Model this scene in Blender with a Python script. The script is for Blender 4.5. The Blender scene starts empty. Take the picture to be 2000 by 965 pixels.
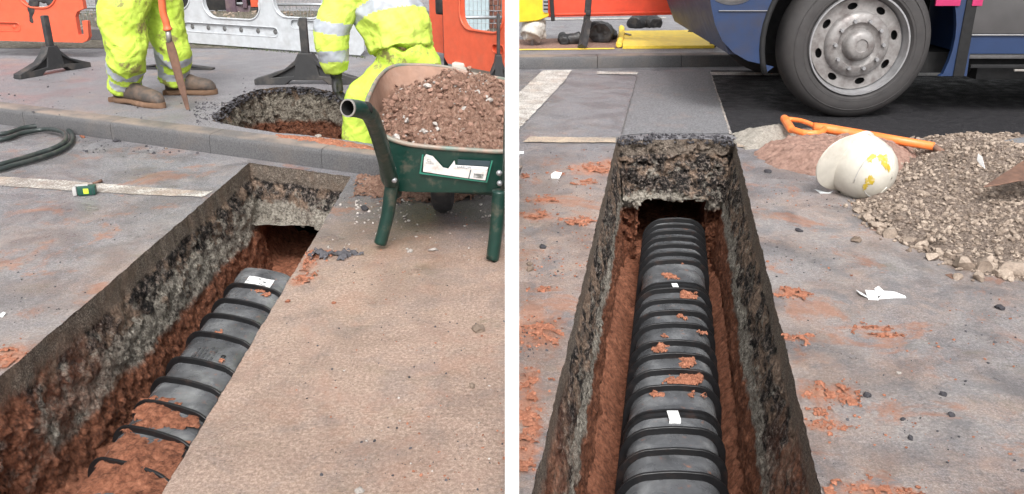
import bpy, bmesh, math, random
from mathutils import Vector, Matrix, noise, geometry
R = math.radians
rnd = random.Random(7)
SC = bpy.context.scene
COL = SC.collection

# ------------------------------------------------------------------ camera, sky, sun, exposure
FPX = 1650.0; PITCH = math.atan(632.5 / FPX); CH = 1.45
cp, sp = math.cos(PITCH), math.sin(PITCH)
cam = bpy.data.cameras.new('camera'); cam.sensor_width = 36; cam.lens = 36 * FPX / 2000
cam.clip_start = 0.05; cam.clip_end = 600
camo = bpy.data.objects.new('camera', cam); COL.objects.link(camo)
camo.location = (0, 0, CH); camo.rotation_euler = (math.pi / 2 - PITCH, 0, 0)
SC.camera = camo
SUN_EL, SUN_AZ = 50, 178          # degrees; azimuth clockwise from +Y: high, behind the camera
W = bpy.data.worlds.new('World'); SC.world = W; W.use_nodes = True
nt = W.node_tree; nt.nodes.clear()
sky = nt.nodes.new('ShaderNodeTexSky'); sky.sky_type = 'NISHITA'; sky.sun_disc = False
sky.sun_elevation = R(SUN_EL); sky.sun_rotation = R(SUN_AZ); sky.air_density = 1.0; sky.dust_density = 6.0; sky.ozone_density = 1.0
hs = nt.nodes.new('ShaderNodeHueSaturation'); hs.inputs['Saturation'].default_value = 0.07
bg = nt.nodes.new('ShaderNodeBackground'); bg.inputs[1].default_value = 0.15
out = nt.nodes.new('ShaderNodeOutputWorld')
nt.links.new(sky.outputs[0], hs.inputs['Color']); nt.links.new(hs.outputs[0], bg.inputs[0]); nt.links.new(bg.outputs[0], out.inputs[0])
sl = bpy.data.lights.new('sun', 'SUN'); sl.energy = 1.3; sl.angle = R(16); sl.color = (1, .97, .93)
so = bpy.data.objects.new('sun', sl); COL.objects.link(so)
az = R(SUN_AZ); so.rotation_euler = Vector((-math.sin(az) * math.cos(R(SUN_EL)), -math.cos(az) * math.cos(R(SUN_EL)), -math.sin(R(SUN_EL)))).to_track_quat('-Z', 'Y').to_euler()
vs = SC.view_settings; vs.view_transform = 'Standard'; vs.look = 'None'; vs.gamma = 1; vs.use_curve_mapping = False; vs.exposure = 0.8
SC.cycles.use_denoising = True; SC.cycles.max_bounces = 6; SC.cycles.diffuse_bounces = 4

# ------------------------------------------------------------------ measuring helpers
def ray(px, py):
    return Vector(((px - 1000) / FPX, cp - (py - 482.5) / FPX * sp, -sp - (py - 482.5) / FPX * cp))
def G(px, py, z=0.0):
    r = ray(px, py); t = (z - CH) / r.z
    return Vector((r.x * t, r.y * t, z))
def D(px, py, Y):
    r = ray(px, py); t = Y / r.y
    return Vector((r.x * t, Y, CH + r.z * t))
def V(*a): return Vector(a)
def fr(p, s, octv=4, seed=0.0):
    return noise.fractal(Vector((p[0] * s + seed, p[1] * s - seed * 1.7, p[2] * s + seed * .37)), 1.0, 2.1, octv)

# ------------------------------------------------------------------ object helpers
def origin_of(o):
    v = Vector((0, 0, 0))
    while o is not None: v = v + o.location; o = o.parent
    return v
def tag(o, label=None, cat=None, group=None, kind=None):
    if label: o['label'] = label
    if cat: o['category'] = cat
    if group: o['group'] = group
    if kind: o['kind'] = kind
    return o
def empty(name, loc, label, cat, group=None):
    o = bpy.data.objects.new(name, None); COL.objects.link(o); o.location = loc; o.empty_display_size = .05
    return tag(o, label, cat, group)
def obj(name, src, mats, parent=None, smooth=None, keep=False):
    if isinstance(src, bmesh.types.BMesh):
        me = bpy.data.meshes.new(name); src.to_mesh(me); src.free()
    else: me = src; me.name = name
    if not isinstance(mats, (list, tuple)): mats = [mats]
    idx = [f.material_index for f in me.polygons] if len(mats) > 1 else None
    me.materials.clear()
    for m in mats: me.materials.append(m)
    if idx: me.polygons.foreach_set('material_index', idx)
    if smooth is True: me.shade_smooth()
    elif smooth: me.shade_smooth(); me.set_sharp_from_angle(angle=R(smooth))
    o = bpy.data.objects.new(name, me); COL.objects.link(o)
    if parent is not None:
        off = origin_of(parent); o.parent = parent
    elif keep: off = Vector((0, 0, 0))
    else:
        xs = [v.co for v in me.vertices]
        lo = Vector([min(c[i] for c in xs) for i in range(3)]); hi = Vector([max(c[i] for c in xs) for i in range(3)])
        off = Vector(((lo.x + hi.x) / 2, (lo.y + hi.y) / 2, lo.z)); o.location = off
    if off.length > 0: me.transform(Matrix.Translation(-off))
    return o
def struct(name, src, mats, smooth=None, kind='structure'):
    return tag(obj(name, src, mats, None, smooth, keep=True), kind=kind)
def copy_tree(o, parent=None):
    c = o.copy(); COL.objects.link(c)
    if parent is not None: c.parent = parent
    for ch in [x for x in o.children]: copy_tree(ch, c)
    return c
def BM(): return bmesh.new()
def add_poly(bm, pts, mi=0):
    f = bm.faces.new([bm.verts.new(p) for p in pts]); f.material_index = mi; return f
def box(bm, c, s, M=None, mi=0, bev=0.0):
    r = bmesh.ops.create_cube(bm, size=1)
    vsx = r['verts']
    for v in vsx: v.co = Vector((v.co.x * s[0], v.co.y * s[1], v.co.z * s[2]))
    if bev > 0:
        es = {e for v in vsx for e in v.link_edges}
        q = bmesh.ops.bevel(bm, geom=list(es), offset=bev, segments=2, affect='EDGES', profile=.6)
        vsx = list({v for f in q['faces'] for v in f.verts} | {v for v in vsx if v.is_valid})
    MM = Matrix.Translation(Vector(c)) @ (M if M is not None else Matrix.Identity(4))
    fs = set()
    for v in vsx:
        v.co = MM @ v.co
        for f in v.link_faces: fs.add(f)
    for f in fs: f.material_index = mi
def frame_from(t):
    t = t.normalized(); a = Vector((0, 0, 1)) if abs(t.z) < .9 else Vector((0, 1, 0))
    n = t.cross(a).normalized(); return n, n.cross(t).normalized()
def smooth_path(pts, per=8, closed=False):
    P = [Vector(p) for p in pts]; n = len(P); o = []
    rng = range(n) if closed else range(n - 1)
    for i in rng:
        if closed: a, b, c, d = P[(i - 1) % n], P[i], P[(i + 1) % n], P[(i + 2) % n]
        else: a, b, c, d = P[max(i - 1, 0)], P[i], P[i + 1], P[min(i + 2, n - 1)]
        for k in range(per):
            t = k / per
            o.append(0.5 * ((2 * b) + (c - a) * t + (2 * a - 5 * b + 4 * c - d) * t * t + (3 * b - a - 3 * c + d) * t ** 3))
    if not closed: o.append(P[-1])
    return o
def tube(bm, pts, r, seg=12, cap=True, mi=0, closed=False, ry=None):
    """r: number or list; ry: optional second radius (list) along the frame's other axis"""
    P = [Vector(p) for p in pts]; n = len(P)
    rs = r if isinstance(r, (list, tuple)) else [r] * n
    ry = rs if ry is None else (ry if isinstance(ry, (list, tuple)) else [ry] * n)
    rings = []; pn = None
    for i in range(n):
        if closed: t = P[(i + 1) % n] - P[(i - 1) % n]
        else: t = P[min(i + 1, n - 1)] - P[max(i - 1, 0)]
        t.normalize()
        if pn is None: pn, _ = frame_from(t)
        else:
            pn = (pn - t * pn.dot(t)).normalized()
        b = t.cross(pn)
        rings.append([bm.verts.new(P[i] + pn * math.cos(2 * math.pi * k / seg) * rs[i] + b * math.sin(2 * math.pi * k / seg) * ry[i]) for k in range(seg)])
    m = n if closed else n - 1
    for i in range(m):
        A, B = rings[i], rings[(i + 1) % n]
        for k in range(seg):
            f = bm.faces.new((A[k], A[(k + 1) % seg], B[(k + 1) % seg], B[k])); f.material_index = mi; f.smooth = True
    if cap and not closed:
        f = bm.faces.new(rings[0][::-1]); f.material_index = mi
        f = bm.faces.new(rings[-1]); f.material_index = mi
    return rings
def lathe(bm, prof, seg=48, M=None, mi=0, close=False):
    """prof: (r, y) pairs turned about the Y axis"""
    M = M if M is not None else Matrix.Identity(4); rings = []
    for r, y in prof:
        if r < 1e-5: rings.append([bm.verts.new(M @ Vector((0, y, 0)))])
        else: rings.append([bm.verts.new(M @ Vector((r * math.cos(2 * math.pi * k / seg), y, r * math.sin(2 * math.pi * k / seg)))) for k in range(seg)])
    prs = list(zip(rings[:-1], rings[1:])) + ([(rings[-1], rings[0])] if close else [])
    for A, B in prs:
        for k in range(seg):
            k2 = (k + 1) % seg
            q = [A[k % len(A)], A[k2 % len(A)], B[k2 % len(B)], B[k % len(B)]]
            u = []
            for v in q:
                if v not in u: u.append(v)
            if len(u) > 2:
                f = bm.faces.new(u); f.material_index = mi; f.smooth = True
def extrude_poly(bm, outer, holes, thick, M=None, mi=0):
    """outer / holes in the XZ plane, thickness along Y"""
    M = M if M is not None else Matrix.Identity(4)
    loops = [outer] + list(holes); pts = []; edges = []
    for L in loops:
        s = len(pts); pts += [Vector((p[0], p[1])) for p in L]
        edges += [(s + i, s + (i + 1) % len(L)) for i in range(len(L))]
    vo, eo, fo, *_ = geometry.delaunay_2d_cdt(pts, edges, [], 0, 1e-6)
    def inside(x, z, L):
        c = False; n = len(L); j = n - 1
        for i in range(n):
            if (L[i][1] > z) != (L[j][1] > z) and x < (L[j][0] - L[i][0]) * (z - L[i][1]) / (L[j][1] - L[i][1]) + L[i][0]: c = not c
            j = i
        return c
    keep = []
    for f in fo:
        cx = sum(vo[i].x for i in f) / len(f); cz = sum(vo[i].y for i in f) / len(f)
        if inside(cx, cz, outer) and not any(inside(cx, cz, h) for h in holes): keep.append(f)
    A = [bm.verts.new(M @ Vector((v.x, -thick / 2, v.y))) for v in vo]
    B = [bm.verts.new(M @ Vector((v.x, thick / 2, v.y))) for v in vo]
    cnt = {}
    for f in keep:
        q = bm.faces.new([A[i] for i in f]); q.material_index = mi
        q = bm.faces.new([B[i] for i in reversed(f)]); q.material_index = mi
        for a, b in zip(f, f[1:] + f[:1] if isinstance(f, list) else tuple(f[1:]) + tuple(f[:1])):
            cnt.setdefault((min(a, b), max(a, b)), []).append((a, b))
    for k, l in cnt.items():
        if len(l) == 1:
            a, b = l[0]
            q = bm.faces.new((A[b], A[a], B[a], B[b])); q.material_index = mi
    for v in A + B:
        if not v.link_faces: bm.verts.remove(v)
    bmesh.ops.recalc_face_normals(bm, faces=bm.faces)
def flat_poly(outer, holes, z):
    """a level sheet with holes -> bmesh"""
    bm = BM(); loops = [outer] + list(holes); pts = []; edges = []
    for L in loops:
        s = len(pts); pts += [Vector((p[0], p[1])) for p in L]
        edges += [(s + i, s + (i + 1) % len(L)) for i in range(len(L))]
    vo, eo, fo, *_ = geometry.delaunay_2d_cdt(pts, edges, [], 0, 1e-6)
    vv = [bm.verts.new((v.x, v.y, z)) for v in vo]
    for f in fo:
        cx = sum(vo[i].x for i in f) / len(f); cy = sum(vo[i].y for i in f) / len(f)
        if pin(cx, cy, outer) and not any(pin(cx, cy, h) for h in holes):
            q = bm.faces.new([vv[i] for i in f])
            if q.normal.z < 0: pass
    bm.normal_update()
    for f in bm.faces:
        if f.normal.z < 0: f.normal_flip()
    return bm
def pin(x, y, L):
    c = False; n = len(L); j = n - 1
    for i in range(n):
        if (L[i][1] > y) != (L[j][1] > y) and x < (L[j][0] - L[i][0]) * (y - L[i][1]) / (L[j][1] - L[i][1]) + L[i][0]: c = not c
        j = i
    return c
def rrect(x0, z0, x1, z1, r, n=6):
    o = []
    for cx, cz, a0 in ((x1 - r, z1 - r, 0), (x0 + r, z1 - r, 90), (x0 + r, z0 + r, 180), (x1 - r, z0 + r, 270)):
        for k in range(n + 1): a = R(a0 + 90 * k / n); o.append((cx + r * math.cos(a), cz + r * math.sin(a)))
    return o
def text_mesh(s, size, M, depth=0.0):
    cu = bpy.data.curves.new('t', 'FONT'); cu.body = s; cu.size = size; cu.extrude = depth; cu.resolution_u = 2
    o = bpy.data.objects.new('t', cu); COL.objects.link(o)
    me = bpy.data.meshes.new_from_object(o.evaluated_get(bpy.context.evaluated_depsgraph_get()))
    bpy.data.objects.remove(o); bpy.data.curves.remove(cu)
    me.transform(M); return me
def remeshed(bm, voxel, smooth=2, disp=None):
    me = bpy.data.meshes.new('tmp'); bm.to_mesh(me); bm.free()
    o = bpy.data.objects.new('tmp', me); COL.objects.link(o)
    m = o.modifiers.new('r', 'REMESH'); m.mode = 'VOXEL'; m.voxel_size = voxel
    if smooth:
        s = o.modifiers.new('s', 'SMOOTH'); s.iterations = smooth; s.factor = .5
    res = bpy.data.meshes.new_from_object(o.evaluated_get(bpy.context.evaluated_depsgraph_get()))
    bpy.data.objects.remove(o); bpy.data.meshes.remove(me)
    if disp:
        ns = [v.normal.copy() for v in res.vertices]
        for v, n in zip(res.vertices, ns): v.co += n * disp(v.co)
    return res

# ------------------------------------------------------------------ material helpers
class NB:
    def __init__(s, name):
        s.m = bpy.data.materials.new(name); s.m.use_nodes = True; s.t = s.m.node_tree; s.b = s.t.nodes['Principled BSDF']
        s.tc = s.t.nodes.new('ShaderNodeTexCoord').outputs['Object']
    def L(s, a, b): s.t.links.new(a, b)
    def geo(s):
        g = s.t.nodes.new('ShaderNodeNewGeometry'); return g.outputs['Position']
    def noise(s, scale, det=5, rough=.55, co=None, dist=0, stretch=None):
        n = s.t.nodes.new('ShaderNodeTexNoise'); n.inputs['Scale'].default_value = scale; n.inputs['Detail'].default_value = det
        n.inputs['Roughness'].default_value = rough; n.inputs['Distortion'].default_value = dist
        c = co or s.tc
        if stretch:
            mp = s.t.nodes.new('ShaderNodeMapping'); mp.inputs['Scale'].default_value = stretch; s.L(c, mp.inputs[0]); c = mp.outputs[0]
        s.L(c, n.inputs['Vector']); return n.outputs['Fac']
    def voro(s, scale, feat='F1', out='Distance'):
        n = s.t.nodes.new('ShaderNodeTexVoronoi'); n.feature = feat; n.inputs['Scale'].default_value = scale
        s.L(s.tc, n.inputs['Vector']); return n.outputs[out]
    def ramp(s, f, st, interp='LINEAR'):
        n = s.t.nodes.new('ShaderNodeValToRGB'); e = n.color_ramp.elements; n.color_ramp.interpolation = interp
        while len(e) < len(st): e.new(.5)
        for el, (p, c) in zip(e, st):
            el.position = p; el.color = (c, c, c, 1) if isinstance(c, (int, float)) else (*c, 1)
        s.L(f, n.inputs[0]); return n.outputs[0]
    def mix(s, f, a, b, mode='MIX'):
        n = s.t.nodes.new('ShaderNodeMix'); n.data_type = 'RGBA'; n.blend_type = mode
        for k, v in ((0, f), (6, a), (7, b)):
            if isinstance(v, (int, float)): n.inputs[k].default_value = v if k == 0 else (v, v, v, 1)
            elif isinstance(v, tuple): n.inputs[k].default_value = (*v, 1)
            else: s.L(v, n.inputs[k])
        return n.outputs[2]
    def math(s, op, a, b=0.0, clamp=False):
        n = s.t.nodes.new('ShaderNodeMath'); n.operation = op; n.use_clamp = clamp
        for k, v in ((0, a), (1, b)):
            if isinstance(v, (int, float)): n.inputs[k].default_value = v
            else: s.L(v, n.inputs[k])
        return n.outputs[0]
    def xyz(s, co=None):
        n = s.t.nodes.new('ShaderNodeSeparateXYZ'); s.L(co or s.tc, n.inputs[0]); return n.outputs
    def rng(s, v, a, b, c=0.0, d=1.0):
        n = s.t.nodes.new('ShaderNodeMapRange'); n.interpolation_type = 'SMOOTHSTEP'
        for k, q in zip((1, 2, 3, 4), (a, b, c, d)): n.inputs[k].default_value = q
        s.L(v, n.inputs[0]); return n.outputs[0]
    def bump(s, h, st, dist=.01, prev=None):
        n = s.t.nodes.new('ShaderNodeBump'); n.inputs['Strength'].default_value = st; n.inputs['Distance'].default_value = dist
        s.L(h, n.inputs['Height'])
        if prev: s.L(prev, n.inputs['Normal'])
        return n.outputs[0]
    def done(s, col, rough=.6, nrm=None, metal=0.0, spec=.5, coat=0.0):
        if isinstance(col, tuple): s.b.inputs['Base Color'].default_value = (*col, 1)
        else: s.L(col, s.b.inputs['Base Color'])
        if isinstance(rough, (int, float)): s.b.inputs['Roughness'].default_value = rough
        else: s.L(rough, s.b.inputs['Roughness'])
        if nrm: s.L(nrm, s.b.inputs['Normal'])
        s.b.inputs['Metallic'].default_value = metal; s.b.inputs['Specular IOR Level'].default_value = spec
        s.b.inputs['Coat Weight'].default_value = coat
        return s.m
def simple(name, c, dirt=None, dscale=8, amount=.5, rough=(.4, .7), bump=.15, bscale=60, metal=0.0, var=.12, coat=0.0, thr=.5):
    n = NB(name); dirt = dirt or (.18, .12, .08)
    a = n.ramp(n.noise(dscale * 2.3, 6), [(.3, tuple(x * (1 - var) for x in c)), (.7, tuple(min(1, x * (1 + var)) for x in c))])
    f = n.ramp(n.noise(dscale, 8, .65), [(thr, 0.0), (min(1, thr + .22), amount)])
    col = n.mix(f, a, dirt)
    r = n.ramp(n.noise(dscale * 3, 5), [(.3, rough[0]), (.7, rough[1])])
    return n.done(col, r, n.bump(n.noise(bscale, 4), bump, .004), metal, coat=coat)

# ---- road with sand film, dust with painted sky sheen, rust stains and damp patches; clay spills at known spots (x, y, half width, half height in pixels of the survey)
sp_ = [(1160, 330, 44, 12), (1190, 320, 20, 9), (1062, 390, 26, 7), (1045, 422, 34, 9), (1130, 432, 26, 8), (1145, 355, 20, 5), (1050, 650, 42, 26), (1090, 340, 12, 3), (1024, 345, 8, 4), (1035, 740, 22, 24), (1030, 800, 28, 40), (1022, 880, 30, 46), (1040, 845, 16, 20),
       (1545, 573, 30, 10), (1615, 765, 46, 19), (1640, 775, 30, 12), (1548, 660, 22, 5), (1610, 832, 30, 9), (1690, 955, 52, 14), (1770, 962, 24, 9), (1600, 805, 10, 4), (1735, 655, 26, 5), (1060, 565, 12, 4), (1700, 640, 50, 4),
       (15, 700, 40, 22), (600, 520, 16, 14), (618, 500, 20, 10), (585, 548, 14, 8)]
n = NB('worn_asphalt')
X, Y, Z = n.xyz()
agg = n.noise(160, 3, .7)
grey = n.ramp(n.math('ADD', n.math('MULTIPLY', agg, .6), n.math('MULTIPLY', n.noise(60, 4, .8), .4)), [(.38, (.075, .073, .08)), (.5, (.19, .185, .20)), (.60, (.40, .39, .40))])
big = n.noise(1.3, 7, .6, dist=.4)
med = n.noise(5.5, 8, .62)
fil = n.noise(26, 6, .6)
left = n.rng(X, -2.1, -.7, 0, 1)                         # sand washed over the strip beside the left trench
isl = n.rng(X, -.05, .05, 1, 0)
near = n.rng(Y, 3.3, 4.7, 1, 0)
z1 = n.math('MULTIPLY', n.math('MULTIPLY', left, isl), near)
zl = n.math('MULTIPLY', n.math('MULTIPLY', n.rng(X, -1.4, -1.7, 0, 1), n.rng(Y, 2.9, 5.0, 1, .25)), .52)
zr = n.math('MULTIPLY', n.math('MULTIPLY', n.rng(X, -.02, .02, 0, 1), n.rng(Y, 4.0, 6.4, 1, 0)), .58)
za = n.math('ADD', n.math('ADD', z1, zl), zr)
ff = n.math('ADD', za, n.math('MULTIPLY', n.math('SUBTRACT', n.math('ADD', big, med), 1.0), .9))
ff = n.ramp(n.math('ADD', ff, n.math('MULTIPLY', n.math('SUBTRACT', fil, .5), .7)), [(.05, 0.0), (.85, .93)])
tan = n.ramp(n.noise(80, 6, .85), [(.36, (.20, .135, .105)), (.5, (.42, .292, .225)), (.62, (.64, .485, .395))])
dust_sheen = n.ramp(n.noise(75, 6, .85), [(.36, (.18, .16, .155)), (.5, (.33, .295, .28)), (.62, (.54, .495, .47))])  # pale dust, lightened further for the sky sheen on wet road
film = n.mix(n.math('MAXIMUM', n.math('MULTIPLY', isl, left), n.math('MULTIPLY', n.math('MULTIPLY', n.rng(X, -.05, .05, 0, 1), n.rng(X, .5, 1.1, 1, 0)), .8)), dust_sheen, tan)
film = n.mix(n.ramp(n.noise(2.4, 7, .65), [(.44, 0.0), (.60, .75)]), film, tan)
film = n.mix(n.ramp(n.noise(4.7, 8, .68, dist=.3), [(.52, 0.0), (.66, .5)]), film, (.42, .27, .21))
film = n.mix(n.math('MULTIPLY', n.ramp(n.noise(3.9, 8, .7, dist=.5), [(.50, 0.0), (.60, .7)]), n.rng(X, -.05, .05, .35, 1)), film, (.17, .165, .17))
col = n.mix(ff, grey, film)
rm = n.ramp(n.math('ADD', n.noise(2.6, 9, .74, dist=.5), n.math('MULTIPLY', za, .03)), [(.56, 0.0), (.62, .6)])
rust = n.ramp(n.noise(30, 4), [(.3, (.33, .125, .065)), (.7, (.46, .22, .13))])
col = n.mix(n.math('MULTIPLY', n.math('MULTIPLY', rm, n.rng(z1, .2, .8, 1, .28)), n.rng(Y, 4.6, 6.4, 1, .25)), col, rust)
acc = None
for (x_, y_, w_, h_) in sp_:
    c_ = G(x_, y_); rx_ = (G(x_ + w_, y_) - c_).length * 1.35; ry_ = (G(x_, y_ - h_) - G(x_, y_ + h_)).length * .5 * 1.35
    mp = n.t.nodes.new('ShaderNodeMapping'); mp.vector_type = 'TEXTURE'; mp.inputs['Location'].default_value = (c_.x, c_.y, 0); mp.inputs['Scale'].default_value = (rx_, ry_, 1); n.L(n.tc, mp.inputs[0])
    ln = n.t.nodes.new('ShaderNodeVectorMath'); ln.operation = 'LENGTH'; n.L(mp.outputs[0], ln.inputs[0])
    acc = ln.outputs['Value'] if acc is None else n.math('MINIMUM', acc, ln.outputs['Value'])
spn = n.math('ADD', n.math('MULTIPLY', acc, .5), n.math('ADD', n.math('MULTIPLY', n.noise(11, 9, .75), 1.5), n.math('MULTIPLY', n.noise(60, 5, .8), .5)))
spf = n.ramp(n.math('MULTIPLY', spn, .5), [(.60, .85), (.68, .35), (.76, 0.0)])
col = n.mix(spf, col, n.ramp(n.noise(55, 6, .8), [(.36, (.30, .12, .07)), (.5, (.45, .20, .12)), (.64, (.60, .30, .20))]))
ol = n.ramp(n.noise(3.3, 7, .6, stretch=(1, 1.6, 1)), [(.6, 0.0), (.72, .35)])
col = n.mix(ol, col, (.17, .15, .085))
spk = n.ramp(n.voro(95), [(.02, 1.0), (.1, 0.0)])
spkm = n.ramp(n.noise(14, 3), [(.54, 0.0), (.62, .8)])
col = n.mix(n.math('MULTIPLY', spk, spkm), col, (.05, .045, .05))
damp = n.math('MULTIPLY', n.math('MULTIPLY', n.rng(X, -1.15, -.8, 0, 1), isl), n.math('MULTIPLY', n.rng(Y, 3.3, 4.2, 0, 1), n.rng(Y, 4.6, 5.4, 1, 0)))
col = n.mix(n.math('MULTIPLY', damp, n.ramp(n.noise(3, 6), [(.3, .5), (.6, 1.0)])), col, n.mix(1.0, col, (.62, .56, .52), 'MULTIPLY'))
wet = n.ramp(n.noise(2.9, 8, .68, dist=.6), [(.47, 0.0), (.58, 1.0)])
col = n.mix(n.math('MULTIPLY', wet, n.rng(z1, 0, 1, .55, .35)), col, n.mix(1.0, col, (.55, .53, .53), 'MULTIPLY'))
rgh = n.math('SUBTRACT', n.ramp(n.noise(4.2, 6, .6), [(.35, .34), (.62, .60)]), n.math('MULTIPLY', wet, .10))
h1 = n.bump(n.noise(150, 6, .9), .9, .008)
h2 = n.bump(n.noise(42, 6, .8), .5, .014, h1)
ROAD = n.done(col, rgh, n.bump(n.noise(7, 3), .3, .02, h2))

n = NB('footway_asphalt')
agg = n.noise(190, 3, .7)
grey = n.ramp(n.math('ADD', n.math('MULTIPLY', agg, .5), n.math('MULTIPLY', n.noise(70, 4, .8), .5)), [(.38, (.08, .076, .084)), (.5, (.165, .157, .168)), (.6, (.29, .275, .285))])
rm = n.ramp(n.noise(2.6, 8, .66, dist=.4), [(.54, 0.0), (.7, .5)])
col = n.mix(rm, grey, (.30, .21, .16))
X, Y, Z = n.xyz()
h1 = n.bump(n.noise(150, 4, .7), .5, .005)
FOOT = n.done(col, n.ramp(n.noise(3), [(.35, .35), (.65, .75)]), h1)

n = NB('dark_asphalt_bus_shade')
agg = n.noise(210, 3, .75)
col = n.ramp(agg, [(.42, (.008, .008, .010)), (.56, (.024, .024, .027)), (.66, (.16, .15, .15))])  # dark lane asphalt, blackened further for the shade under the bus
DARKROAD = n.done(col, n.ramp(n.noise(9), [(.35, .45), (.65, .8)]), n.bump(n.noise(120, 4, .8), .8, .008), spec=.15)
n = NB('patched_grey_asphalt')
agg = n.noise(75, 6, .85)
col = n.ramp(agg, [(.38, (.07, .07, .075)), (.5, (.145, .143, .150)), (.62, (.28, .275, .285))])
col = n.mix(n.ramp(n.noise(3.5, 7, .65), [(.55, 0.0), (.75, .5)]), col, (.26, .18, .15))
PATCH = n.done(col, .6, n.bump(n.noise(150, 4, .7), .4, .005))

def paint(name, c, wear=.5):
    n = NB(name)
    w = n.ramp(n.math('ADD', n.noise(90, 6, .8), n.math('MULTIPLY', n.noise(7, 4), .35)), [(.60 + (.5 - wear) * .2, 0.0), (.74 + (.5 - wear) * .2, 1.0)])
    col = n.mix(w, c, (.2, .17, .15))
    col = n.mix(n.ramp(n.noise(4, 7, .7), [(.5, 0.0), (.7, .55)]), col, (.45, .32, .24))
    return n.done(col, .6, n.bump(n.noise(140, 4, .7), .4, .004))
PAINT = paint('worn_white_road_paint', (.62, .60, .56), .75); PAINT2 = paint('cleaner_white_road_paint', (.62, .60, .57), .45)
PAINT3 = paint('buff_road_paint', (.5, .40, .30), .4)
n = NB('concrete_kerb')
col = n.ramp(n.noise(110, 4, .7), [(.35, (.055, .054, .058)), (.65, (.12, .117, .118))])
col = n.mix(n.ramp(n.noise(3, 7, .6), [(.5, 0.0), (.75, .5)]), col, (.15, .12, .10))
X, Y, Z = n.xyz()
col = n.mix(n.math('MULTIPLY', n.rng(Z, .12, .131, 0, .5), n.ramp(n.noise(5, 6), [(.4, .2), (.6, 1.0)])), col, (.36, .27, .21))
KERB = n.done(col, .6, n.bump(n.noise(150, 4), .4, .004))

# ---- dug walls: layers by depth
def wall_mat(name, zs, clay_from=None, clayfac=0.0, dull=1.0):
    """zs: bottom of sawn asphalt, of black rubble, of grey aggregate (metres, negative)"""
    n = NB(name); X, Y, Z = n.xyz()
    wob = n.math('MULTIPLY', n.math('SUBTRACT', n.noise(5, 6, .6), .5), .34)
    wob2 = n.math('MULTIPLY', n.math('SUBTRACT', n.noise(2.4, 6, .65), .5), .22)
    zz = n.math('ADD', Z, wob); z3 = n.math('ADD', Z, wob2)
    sawn = n.ramp(n.noise(170, 4, .7), [(.38, (.08, .064, .053)), (.52, (.22, .175, .14)), (.64, (.44, .37, .30))])
    sawn = n.mix(n.ramp(n.noise(6, 6), [(.48, 0.0), (.66, .6)]), sawn, (.26, .18, .13))
    blk = n.ramp(n.noise(34, 8, .85), [(.45, (.004, .004, .004)), (.515, (.035, .028, .026)), (.57, (.24, .19, .16)), (.66, (.58, .50, .45))])
    blk = n.mix(n.ramp(n.noise(6, 7, .65), [(.49, 0.0), (.56, .9)]), blk, n.ramp(n.noise(50, 7, .8), [(.38, (.09, .06, .042)), (.52, (.34, .235, .17)), (.64, (.56, .43, .33))]))
    agg = n.ramp(n.noise(62, 8, .9), [(.40, (.07, .06, .05)), (.48, (.32, .285, .24)), (.58, (.60, .55, .47)), (.68, (.78, .73, .65))])
    cl = n.ramp(n.noise(45, 6, .7), [(.34, (.09, .032, .018)), (.52, (.28, .105, .056)), (.68, (.44, .19, .11))])
    edge = n.rng(n.math('ADD', Z, n.math('MULTIPLY', wob, .18)), zs[0] - .008, zs[0] + .008, 1, 0)
    c = n.mix(edge, sawn, blk)
    c = n.mix(n.rng(zz, zs[1] - .015, zs[1] + .015, 1, 0), c, agg)
    c = n.mix(n.math('MULTIPLY', n.ramp(n.noise(11, 7, .7), [(.54, 0.0), (.6, .8)]), n.rng(Z, zs[0] - .03, zs[0] - .06, 0, 1)), c, agg)
    c = n.mix(n.math('MULTIPLY', n.ramp(n.noise(8.3, 7, .7, dist=.6), [(.55, 0.0), (.61, .85)]), n.rng(Z, zs[0] - .01, zs[0] - .04, 0, 1)), c, blk)
    c = n.mix(n.rng(z3, zs[2] - .02, zs[2] + .03, 1, 0), c, cl)
    if clay_from is not None:
        m = n.math('MULTIPLY', n.rng(Y, clay_from, clay_from + 1.0, 1, 0), n.ramp(n.noise(4.2, 7, .6), [(.40, 0.0), (.5, 1.0)]))
        m = n.math('MULTIPLY', m, n.rng(Z, -.04, -.14, .1, 1))
        c = n.mix(m, c, cl)
    m2 = n.ramp(n.noise(6.3, 7, .65), [(.6, 0.0), (.7, clayfac)])
    c = n.mix(n.math('MULTIPLY', m2, n.rng(Z, -.08, -.2, 0, 1)), c, cl)
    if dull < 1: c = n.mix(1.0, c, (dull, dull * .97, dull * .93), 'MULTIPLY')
    b = n.bump(n.noise(60, 8, .9), 1.0, .03); b = n.bump(n.voro(48), .7, .016, b)
    return n.done(c, n.ramp(n.noise(20), [(.35, .55), (.6, .9)]), b, spec=.3)
WALL_L = wall_mat('left_trench_layers', (-.10, -.23, -.41), 2.45, .12)
WALL_R = wall_mat('right_trench_layers', (-.10, -.36, -.49), 1.9, .2)
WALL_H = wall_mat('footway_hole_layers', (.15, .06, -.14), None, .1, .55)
n = NB('red_clay')
c = n.ramp(n.noise(40, 7, .7), [(.34, (.09, .032, .018)), (.5, (.27, .102, .056)), (.68, (.44, .19, .112))])
c = n.mix(n.ramp(n.noise(150, 3), [(.62, 0.0), (.7, .6)]), c, (.12, .05, .035))
CLAY = n.done(c, .75, n.bump(n.noise(55, 8, .8), .9, .02), spec=.3)
n = NB('dry_orange_clay')
c = n.ramp(n.noise(70, 8, .85), [(.36, (.17, .065, .038)), (.5, (.33, .13, .075)), (.64, (.50, .23, .145))])
CLAYD = n.done(c, .8, n.bump(n.noise(70, 8, .8), .8, .012), spec=.3)
n = NB('brown_crumbly_soil')
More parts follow.
